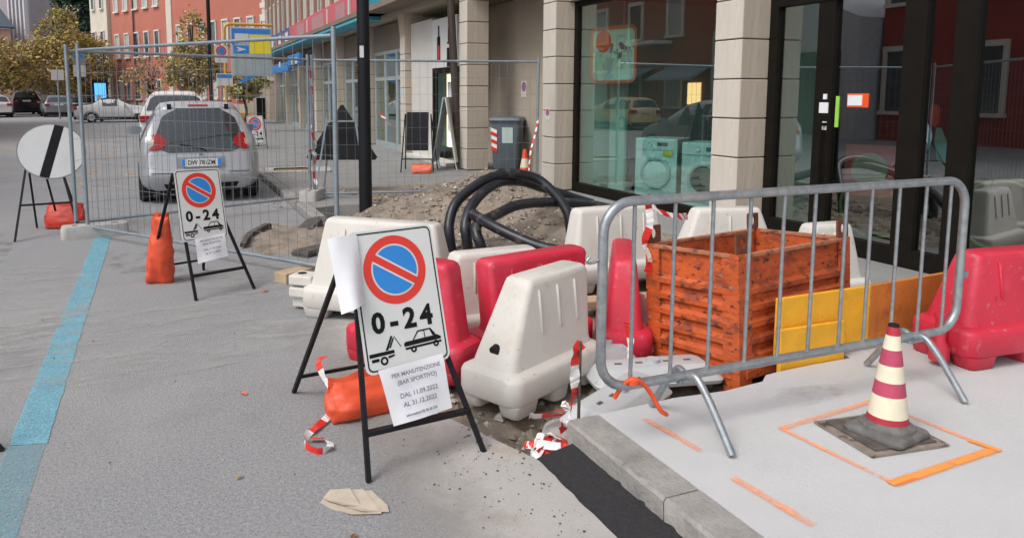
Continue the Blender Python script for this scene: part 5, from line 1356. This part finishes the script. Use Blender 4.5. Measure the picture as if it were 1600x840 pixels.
def silver_car():
    """small silver hatchback seen squarely from behind"""
    hw, L = .835, 3.42
    t, rows = car("small silver hatchback parked beyond the mesh fence, seen from behind", (-1.16, 11.28, 0), R(1), L, 2 * hw, 1.47, p_silver, "hatch", True)
    body = [c for c in t.children if c.name.startswith("body")][0]
    # replace the tail of the body by a shaped rear: columns across, rows up
    zs_ = [.22, .30, .40, .46, .50, .60, .72, .80, .90, 1.02, 1.15, 1.28, 1.38, 1.43]
    wz = [.76, .81, .83, .835, .83, .835, .83, .81, .775, .73, .675, .615, .565, .53]
    yz = [.06, .00, -.02, -.02, .01, .025, .05, .075, .105, .15, .20, .26, .31, .36]
    F = [-1, -.985, -.965, -.94, -.91, -.88, -.85, -.8, -.72, -.5, -.25, 0, .25, .5, .72, .8, .85, .88, .91, .94, .965, .985, 1]
    def P(fx, iz, off=0.0):
        i = int(min(max(iz, 0), len(zs_) - 1.001)); u = iz - i
        w = wz[i] + (wz[i + 1] - wz[i]) * u; z = zs_[i] + (zs_[i + 1] - zs_[i]) * u; y = yz[i] + (yz[i + 1] - yz[i]) * u
        bul = .055 * (1 - fx * fx) if True else 0
        rnd_ = .20 * max(0, abs(fx) - .80) ** 2 / .04
        return Vector((fx * w, y - bul + rnd_ - off, z))
    def izof(z):
        for i in range(len(zs_) - 1):
            if zs_[i] <= z <= zs_[i + 1]: return i + (z - zs_[i]) / (zs_[i + 1] - zs_[i])
        return len(zs_) - 1.001
    m = MB(); nf = len(F); vs = []
    for i in range(len(zs_)):
        base = [P(f, i) for f in F]
        lead = [Vector((-wz[i] * 1.0, .42 + yz[i] * .9, zs_[i]))]; tail = [Vector((wz[i] * 1.0, .42 + yz[i] * .9, zs_[i]))]
        vs += lead + base + tail
    n_ = nf + 2
    fs = [(i * n_ + j, i * n_ + j + 1, (i + 1) * n_ + j + 1, (i + 1) * n_ + j) for i in range(len(zs_) - 1) for j in range(n_ - 1)]
    # roof lip
    o0 = len(vs); top = [vs[(len(zs_) - 1) * n_ + j] for j in range(n_)]
    vs += [Vector((p.x * .97, .62, 1.452)) for p in top]
    fs += [((len(zs_) - 1) * n_ + j, (len(zs_) - 1) * n_ + j + 1, o0 + j + 1, o0 + j) for j in range(n_ - 1)]
    m.add(vs, fs); m.build("tailgate", p_silver, t, smooth=50)
    def patch(name, outline, mat, off=.006, n=12, smooth=True):
        """outline(v) -> (fx0, fx1) for v in 0..1 between z0 and z1"""
        z0, z1, fn_ = outline; m = MB(); vs = []
        for a in range(n + 1):
            v = a / n; f0, f1 = fn_(v); z = z0 + (z1 - z0) * v
            for b in range(n + 1): vs.append(P(f0 + (f1 - f0) * b / n, izof(z), off))
        m.add(vs, [(a * (n + 1) + b, a * (n + 1) + b + 1, (a + 1) * (n + 1) + b + 1, (a + 1) * (n + 1) + b) for a in range(n) for b in range(n)])
        return m.build(name, mat, t, smooth=60 if smooth else 0)
    def gl(v):
        w = .60 + .22 * min(1, v / .18) - .02 * max(0, v - .18); w = .80 if .18 < v < .9 else w
        if v > .9: w = .80 - .10 * (v - .9) / .1
        if v < .18: w = .52 + .28 * (v / .18) ** .7
        return -w, w
    patch("rear_window", (.745, 1.375, gl), glass_k, .008, 14)
    for s in (-1, 1):
        def tl(v, s=s):
            i = .985; o = .985 - (.16 + .30 * math.sin(math.pi * min(1, v * .75 + .12)) * (1 - .45 * v))
            return (s * o, s * i)
        patch("tail_lamp", (.785, 1.02, tl), lamp_red, .022, 14)
        def am(v, s=s): return (s * .80, s * .90)
        patch("indicator", (.84, .93, am), lamp_amber, .027, 6)
        m = MB(); p = P(s * .70, izof(1.375), .02); m.box(p.x - .03, p.x + .03, p.y - .01, p.y + .03, p.z - .02, p.z + .06); m.build("hinge", black_pl, t, bevel=.008)
        patch("bumper_seam", (.452, .462, lambda v, s=s: (s * .45, s * .98)), black_pl, .004, 3)
    patch("brake_lamp", (1.405, 1.428, lambda v: (-.26, .26)), lamp_red, .012, 4)
    patch("lower_grille", (.225, .30, lambda v: (-.9, .9)), black_pl, .006, 6)
    patch("plate_recess", (.525, .675, lambda v: (-.40, .40)), p_grey, .003, 6)
    # number plate
    pc = P(0, izof(.60), .035); T = Matrix.Translation(pc) @ Matrix.Rotation(R(-8), 4, 'X')
    m = MB(T); m.box(-.27, .27, -.004, .004, -.056, .056); pl = m.build("number_plate", sign_w, t)
    for s in (-1, 1):
        m = MB(T); m.box(*sorted((s * .222, s * .268)), -.006, -.0045, -.052, .052); m.build("blue_band", sign_b, pl)
    text_mesh("DW 781ZM", .092, T @ Matrix.Translation((0, -.006, -.002)), sign_k, pl, bold=.001, sx=.82)
    m = MB(); p = P(0, izof(.722), .02); m.lathe([(0, -.012), (.022, -.01), (.025, .004)], 14, 'Y', tuple(p)); m.build("badge", p_grey, t)
    m = MB(); p = P(.1, izof(.76), .02); m.tube([p, P(.02, izof(.80), .022), P(-.34, izof(.86), .022)], .010, 6); m.build("wiper", black_pl, t)
    m = MB(); m.tube([(0, .75, 1.46), (.0, .62, 1.66)], .005, 6); m.build("aerial", black_pl, t)
    for s in (-1, 1):
        m = MB(); m.rings([[(s * .36 + x, y, z) for x, y in rrect(0, 0, a, .05, .04, 4)] for a, z in ((.22, .62), (.25, .70), (.24, .98), (.14, 1.0))]); o = m.build("seat", black_pl, t, smooth=40); o.location = (0, 1.35, 0)
glass_k = M("rear_window_glass", (.022, .03, .035), .04, var=.15, scale=3, spec=1.0)
silver_car()
car("white tall car standing just ahead of the silver hatchback", (-1.35, 20.6, 0), R(0), 4.1, 1.82, 1.66, p_white, "suv")
car("white soft top coupe crossing the far junction, seen from its side", (-6.3, 46.2, 0), R(-86), 4.3, 1.75, 1.38, p_white, "coupe")
car("pale blue grey hatchback at the far left beside the fence post", (-8.35, 57.5, 0), R(12), 4.2, 1.8, 1.50, p_grey, "hatch")
car("large black off road car parked under the autumn trees at the far left", (-11.3, 64.5, 0), R(16), 4.6, 1.95, 1.85, p_black, "suv")
car("white car cut by the left edge of the picture at the far kerb", (-12.0, 57.5, 0), R(14), 4.2, 1.8, 1.55, p_white, "hatch")

# ================================================================== FAR STREET: SIGNS AND POSTS
t = thing("yellow_sign_frame", "ochre post and arm carrying a large blue, yellow and grey board above the pavement", "sign", (.55, 29, .1))
m = MB(); m.tube([(0, 0, 0), (.0, 0, 3.85), (.06, 0, 4.0), (.2, 0, 4.06), (1.75, 0, 4.06)], .055, 8); m.build("post", post_yel, t, smooth=60)
m = MB(); m.box(.22, 1.70, -.06, .06, 2.15, 3.95); m.build("board", sign_grey, t, bevel=.01)
for nm, mat, b in (("blue_border", sign_b, (.26, 1.66, 3.72, 3.90)), ("blue_border", sign_b, (.26, .36, 3.30, 3.715)), ("white_box", sign_w, (.365, .86, 3.36, 3.715)), ("yellow_box", sign_yel, (.90, 1.66, 2.98, 3.66)), ("blue_box", sign_b, (.30, .86, 2.98, 3.28)), ("pale_panel", frame_g, (.30, 1.66, 2.20, 2.92))):
    m = MB(); m.box(b[0], b[1], -.068, -.0605, b[2], b[3]); m.build(nm, mat, t)
m = MB(); m.prism([(.40, -.075, 3.04), (.78, -.075, 3.13), (.40, -.075, 3.24), (.50, -.075, 3.13)], (0, .006, 0)); m.build("white_arrow", sign_w, t)
m = MB(); m.prism([(.45, -.05, 1.95), (.62, -.05, 1.88), (1.2, -.05, 2.2), (1.0, -.05, 2.28)], (0, .02, 0)); m.build("blue_banner", sign_azure, t)
t = thing("lamp_post", "slim dark street lamp post behind the silver car", "pole", (.05, 29.5, .1))
m = MB(); m.tube([(0, 0, 0), (0, 0, 8)], [.085, .06], 10); m.build("shaft", pole_m, t, smooth=60)
m = MB(); m.tube([(0, 0, 8), (-.2, 0, 8.2), (-1.4, 0, 8.3)], .04, 8); m.build("arm", pole_m, t)
def post_sign(lab, loc, rz, h, plates, w=.03):
    t = thing("street_sign", lab, "sign", loc, rz)
    m = MB(); m.tube([(0, .03, 0), (0, .03, h)], w, 8); m.build("post", galv_f, t, smooth=60)
    for (z0, z1, hw_, dx, mat, kind) in plates:
        m = MB(); m.box(dx - hw_, dx + hw_, -.012, -.001, z0, z1); p = m.build("plate", mat, t)
        if kind == 'disc':
            m = MB(); m.disc((dx, (z0 + z1) / 2 + .1), hw_ * .8, r2=hw_ * .55, n=24, z=-.014); m.build("ring", sign_r, p)
            m = MB(); m.disc((dx, (z0 + z1) / 2 + .1), hw_ * .54, n=24, z=-.0135); m.build("disc", sign_b, p)
        elif kind == 'band':
            m = MB(); m.box(dx - hw_ * .9, dx + hw_ * .9, -.016, -.0125, z0 + .62 * (z1 - z0), z1 - .03); m.build("band", sign_b, p)
    return t
post_sign("parking sign plates on a grey post in front of the tree beside the lamp post", (.16, 25.6, .1), R(5), 3.2, [(2.50, 3.05, .21, .02, sign_w, 'disc'), (1.75, 2.15, .26, .1, sign_w, 'band')])
post_sign("small white sign on a post at the far left under the autumn trees", (-7.8, 53, 0), R(10), 3.3, [(2.45, 3.1, .36, 0, sign_w, 'x')], .05)
post_sign("stacked blue and white bus stop plates seen between the left fence posts", (-5.75, 44.5, 0), R(8), 4.0, [(2.5, 3.1, .3, 0, sign_w, 'x'), (3.12, 3.7, .3, 0, p_grey, 'band')], .05)
t = thing("lit_display", "black framed advertising display lit in blue behind the white coupe", "display", (-5.05, 47.9, 0), R(6))
m = MB(); m.box(-.42, .42, -.10, .10, .5, 2.4); m.build("case", black_pl, t, bevel=.02)
m = MB(); m.box(-.30, .30, -.112, -.101, 1.0, 2.2); m.build("screen", screen_e, t)
m = MB(); m.box(-.22, .05, -.118, -.113, 1.05, 1.5); m.build("screen_picture", sign_w, t)
m = MB(); m.box(-.1, .1, -.06, .06, 0, .499); m.build("foot", black_pl, t)
for k, (lab, x, y) in enumerate((("left one of two dark litter bins seen between the left fence posts", -6.6, 51.6), ("right one of two dark litter bins seen between the left fence posts", -6.05, 51.3))):
    t = thing("litter_bin", lab, "bin", (x, y, 0), 0, "dark litter bins at the far kerb")
    m = MB(); m.lathe([(0, 0), (.26, .0), (.30, 1.1), (.32, 1.12), (.25, 1.35), (0, 1.42)], 16); m.build("body", black_pl, t, smooth=40)
    m = MB(); m.lathe([(.305, .95), (.315, .95), (.315, 1.05), (.305, 1.05)], 16); m.build("band", galv_f, t)

# ================================================================== FAR BUILDINGS
def frontage(name, lab, origin, rz, Wd, D, H, wall, wins, extra=None, roof=None):
    """local X along the front, Y away from the viewer"""
    t = thing(name, lab, "building", origin, rz)
    m = MB(); m.box(0, Wd, 0, D, 0, H); m.build("wall", wall, t)
    cache = {}
    for (x, z, w, h, fm, gm) in wins:
        key = (w, h, fm.name)
        if key not in cache:
            a = MB(); e = .14 * min(1, w); 
            a.box(-w / 2 - e, -w / 2, -.10, .0, -.0, h); a.box(w / 2, w / 2 + e, -.10, 0, 0, h); a.box(-w / 2 - e, w / 2 + e, -.12, 0, h + .001, h + e * 1.3); a.box(-w / 2 - e * 1.3, w / 2 + e * 1.3, -.18, 0, -.12, -.001)
            me1 = a.mesh("window_frame", fm)
            b = MB(); b.box(-w / 2, w / 2, -.03, 0, 0, h); cache[key] = me1; cache[key + (gm.name,)] = b.mesh("window_pane", gm)
        if key + (gm.name,) not in cache:
            b = MB(); b.box(-w / 2, w / 2, -.03, 0, 0, h); cache[key + (gm.name,)] = b.mesh("window_pane", gm)
        o = link("window", cache[key], t); o.location = (x, -.002, z)
        p = link("window_pane", cache[key + (gm.name,)], o); p.location = (0, -.004, 0)
    return t
ang = math.atan2(-.885, .466)
wins = []
for i in range(5):
    x = 1.1 + i * 1.62
    wins += [(x, 8.2, .62, 2.4, win_w, win_pale), (x, 4.5, .62, 1.8, win_w, win_pale if i < 2 else win_k), (x, 1.2, .6, 1.4, win_w, win_k), (x, 12.2, .62, 2.2, win_w, win_k)]
for i in range(8):
    x = 10.9 + i * 1.5
    wins += [(x, 8.9, .62, 1.9, win_w, win_pale), (x, 5.0, .62, 1.5, win_w, win_k if i % 2 else win_pale), (x, 1.3, .6, 1.3, win_w, win_pale), (x, 12.2, .62, 2.2, win_w, win_k)]
t = frontage("red_building", "long red rendered building with white framed windows across the far street", (-5.4, 68, 0), ang, 24.5, 12, 17, red_wall, wins)
for x in (9.1, 21.2):
    m = MB(); m.box(x, x + .75, -.08, -.001, 0, 17); m.build("pilaster", cream_w, t)
    if x > 20:
        m = MB(); m.box(x - .15, x + .9, -.12, -.081, 0, .32); me_q = m.mesh("quoin", win_w)
        for k in range(20):
            o = link("quoin", me_q, t); o.location = (0, 0, .3 + k * .84)
m = MB(); m.tube([(4.0, -.1, 0), (4.0, -.1, 17)], .06, 6); m.build("downpipe", brown_pole, t)
m = MB(); m.box(0, 24.5, -.06, -.001, 0, .9); m.build("plinth", plaster, t)
wins = []
for i in range(2):
    for z in (1.2, 4.8, 8.6, 12.6): wins.append((.75 + i * 1.5, z, .5, 1.9, win_w, win_k))
d_ = Vector((-.466, .885, 0)); o0 = Vector((-5.4, 68, 0)) + d_ * 3.2 + Vector((-.25, -.13, 0))
frontage("cream_building", "narrow cream ornate building adjoining the left end of the red building", o0, ang, 3.1, 10, 18, cream_w, wins)
wins = []
t = frontage("office_block", "tall grey brick office block with pale vertical fins at the far left", (-16.6, 94, 0), R(-52), 3.4, 8, 26, grey_brick, wins)
for k in range(5):
    m = MB(); m.box(.10 + k * .72, .38 + k * .72, -.5, -.001, 0, 26); m.build("fin", grey_fin, t)
for k in range(4):
    for z in (2, 6.2, 10.4, 14.6, 18.8):
        m = MB(); m.box(.41 + k * .72, .79 + k * .72, -.05, -.002, z, z + 3.3); m.build("window", win_k, t)
t = frontage("office_wing", "plain grey brick wing of the office block behind the autumn trees", (-14.5, 91.6, 0), R(30), 9, 8, 26, grey_brick, [])
wins = [(x, z, .9, 1.4, win_w, win_k) for x in (1.2, 3.6, 6.0) for z in (6, 9.5, 13, 16)]
frontage("white_house", "off white house rising at the top left corner", (-26.5, 120, 0), R(12), 7.2, 10, 22, offw, wins)
wins = [(x, z, .8, 1.5, win_w, win_pale) for x in (1.2, 3.4, 5.6) for z in (2, 5.4)]
t = frontage("pink_house", "low pink house with dark slate roof at the far left", (-22.6, 86, 0), R(24), 7.2, 9, 8.2, pink_w, wins)
m = MB(); m.prism([(-.3, -.4, 8.21), (7.5, -.4, 8.21), (7.5, 4.5, 10.6), (-.3, 4.5, 10.6)], (0, 0, .2)); m.build("roof", roof_k, t)
t = thing("gate_lodge", "small pale stone lodge with a dark doorway at the end of the pavement", "building", (2.9, 45.2, 0), R(-6))
m = MB(); m.box(0, 3.4, 0, 4, 0, 2.35); m.build("wall", cream_w, t)
m = MB(); m.box(-.15, 3.55, -.15, 4.15, 2.351, 2.6); m.build("cornice", offw, t)
m = MB(); m.box(.55, 1.05, -.04, -.001, .1, 1.35); m.build("doorway", frame_k, t)
m = MB(); m.box(1.25, 2.0, -.5, -.001, .1, 2.2, top=(1.35, 1.9, -.3, -.001)); m.build("buttress", plaster, t)
m = MB(); m.box(-.4, .2, -1.2, -.4, 0, .5); m.build("planter", post_yel, t)
# buildings on the other side of the street, seen in the shop glass
wins = [(1.6 + i * 2.7, z, 1.1, 2.0, win_w, win_k) for i in range(4) for z in (1.0, 4.6, 8.2)]
frontage("maroon_house", "maroon house with white trimmed windows across the street, mirrored in the glass", (-13, 8.0, 0), R(90), 10.5, 8, 11, maroon, wins)
wins = [(3.6 + i * 3.2, z, 1.0, 1.7, win_w, win_k if i % 2 else win_pale) for i in range(5) for z in (1.0, 4.4, 7.8)]
t = frontage("brown_house", "brown red house with balconies across the street, mirrored in the shop window", (-13, 26.0, 0), R(90), 20, 8, 12, M("brown_render", (.34, .12, .085), .9), wins)
for x in (5, 11, 16):
    m = MB(); m.box(x - 1.2, x + 1.2, -1.1, -.001, 4.0, 4.15); m.build("balcony", offw, t)
m = MB(); m.box(1.6, 2.5, -.06, -.005, 1.1, 2.1); m.build("lit_shop_window", lamp_e, t)
for x in (.8, 5.2):
    m = MB(); m.prism([(x, -1.3, 2.35), (x, -.01, 2.9), (x, -.01, 2.84), (x, -1.3, 2.22)], (3.2, 0, 0)); m.build("awning", M("awning_grey%d" % int(x), (.30, .36, .42), .8), t)
car("pale yellow car parked across the street, seen only as a reflection in the shop window", (-9.6, 27.0, 0), R(0), 4.0, 1.7, 1.45, M("yellow_car_paint", (.62, .50, .22), .3), "hatch")
t = frontage("grey_garage", "low grey gabled workshop across the street, mirrored in the entrance glass", (-12, 18.6, 0), R(90), 7.2, 8, 4.2, M("grey_render", (.46, .48, .52), .9), [])
m = MB(); m.prism([(0, 0, 4.2), (7.2, 0, 4.2), (3.6, 0, 5.7)], (0, 8, 0)); m.build("gable", M("grey_render_b", (.46, .48, .52), .9), t)
for x in (.7, 4.1):
    m = MB(); m.box(x, x + 2.4, -.05, -.004, .1, 3.1); m.build("shutter_door", in_dark, t)

# ================================================================== TREES
def tree(name, lab, loc, h, crowns, mats, leaves, size, seed, trunk_r=.16, group=None, branch=9):
    t = thing(name, lab, "tree", loc, 0, group)
    rnd = random.Random(seed); m = MB(); zc = crowns[0][2]
    m.tube(spline([(0, 0, 0), (.05, .02, h * .25), (-.06, .04, h * .55), (.04, 0, h * .92)], 4), [trunk_r * (1 - .8 * k / 12) for k in range(13)], 7)
    for k in range(branch):
        c = crowns[k % len(crowns)]; z = h * rnd.uniform(.25, .6)
        e = Vector((c[0] + rnd.uniform(-.6, .6) * c[3], c[1] + rnd.uniform(-.6, .6) * c[3], c[2] + rnd.uniform(-.4, .6) * c[4]))
        m.tube([(0, 0, z), Vector((0, 0, z)).lerp(e, .5) + Vector((0, 0, .2)), e], [trunk_r * .45, trunk_r * .28, .02], 5)
    m.build("trunk", bark, t, smooth=60)
    m = MB(); tot = sum(c[3] ** 2 * c[4] for c in crowns)
    for c in crowns:
        n = int(leaves * c[3] ** 2 * c[4] / tot); clumps = []
        for k in range(max(8, n // 34)):
            while True:
                v = Vector((rnd.uniform(-1, 1), rnd.uniform(-1, 1), rnd.uniform(-1, 1)))
                if .15 < v.length < 1: break
            v = v.normalized() * v.length ** .6
            clumps.append((v, rnd.choices(range(len(mats)), [4, 2, 2][:len(mats)])[0]))
        for k in range(n):
            v, mi = clumps[k % len(clumps)]
            q = v + Vector((rnd.gauss(0, .13), rnd.gauss(0, .13), rnd.gauss(0, .12)))
            p = Vector((c[0] + q.x * c[3], c[1] + q.y * c[3], c[2] + q.z * c[4]))
            a = Vector((rnd.gauss(0, 1), rnd.gauss(0, 1), rnd.gauss(0, .6))).normalized(); b = a.cross(Vector((rnd.gauss(0, 1), rnd.gauss(0, 1), rnd.gauss(0, 1)))).normalized()
            s = size * rnd.uniform(.6, 1.3); m.m = mi if rnd.random() < .8 else rnd.randrange(len(mats))
            m.add([p - a * s, p + b * s * .6, p + a * s, p - b * s * .6], [(0, 1, 2, 3)])
    m.build("crown", mats, t, fix=False)
    return t
AM = [leaf_y, leaf_g, leaf_r]
G = "autumn trees along the far street"
tree("autumn_tree", "ochre autumn tree at the left edge of the far street", (-12.9, 60, 0), 5.6, [(0, 0, 3.6, 2.4, 1.9), (1.4, .2, 3.2, 1.6, 1.4)], AM, 8400, .115, 1, group=G)
tree("autumn_tree", "largest ochre autumn tree with russet top in front of the grey office block", (-9.2, 64, 0), 8.2, [(0, 0, 3.7, 2.9, 2.2), (.4, 0, 6.0, 1.6, 2.1), (-1.5, 0, 3.6, 1.8, 1.6)], [leaf_y, leaf_r, leaf_g], 12000, .12, 2, group=G)
tree("autumn_tree", "ochre autumn tree directly behind the left fence posts", (-7.2, 66, 0), 6.4, [(0, 0, 3.9, 1.9, 2.4)], AM, 7200, .115, 3, group=G)
tree("conifer", "tall dark conifer rising behind the autumn trees beside the cream building", (-8.9, 80, 0), 15, [(0, 0, 8.2, 2.2, 3.0), (.5, 0, 12.5, 1.9, 4.0)], [leaf_d], 5200, .24, 4, .22)
tree("autumn_tree", "slender golden tree in front of the red building beside the lamp post", (.1, 46.5, 0), 6.7, [(0, 0, 3.1, 1.45, 1.5), (.15, 0, 4.7, .85, 1.7), (-.8, .3, 2.6, .8, .9)], [leaf_y, leaf_g, leaf_r], 7000, .095, 5, .12, group=G)
tree("autumn_tree", "thin nearly bare russet tree in front of the red building", (-2.4, 51, 0), 4.4, [(0, 0, 2.8, 1.6, 1.2)], [leaf_r, leaf_y], 1000, .11, 6, .09, group=G, branch=16)
tree("olive_tree", "small olive green tree beside the pale lodge below the large board", (2.15, 38.5, .1), 2.9, [(0, 0, 2.0, 1.0, .75)], [leaf_g, leaf_y], 1500, .11, 7, .08)
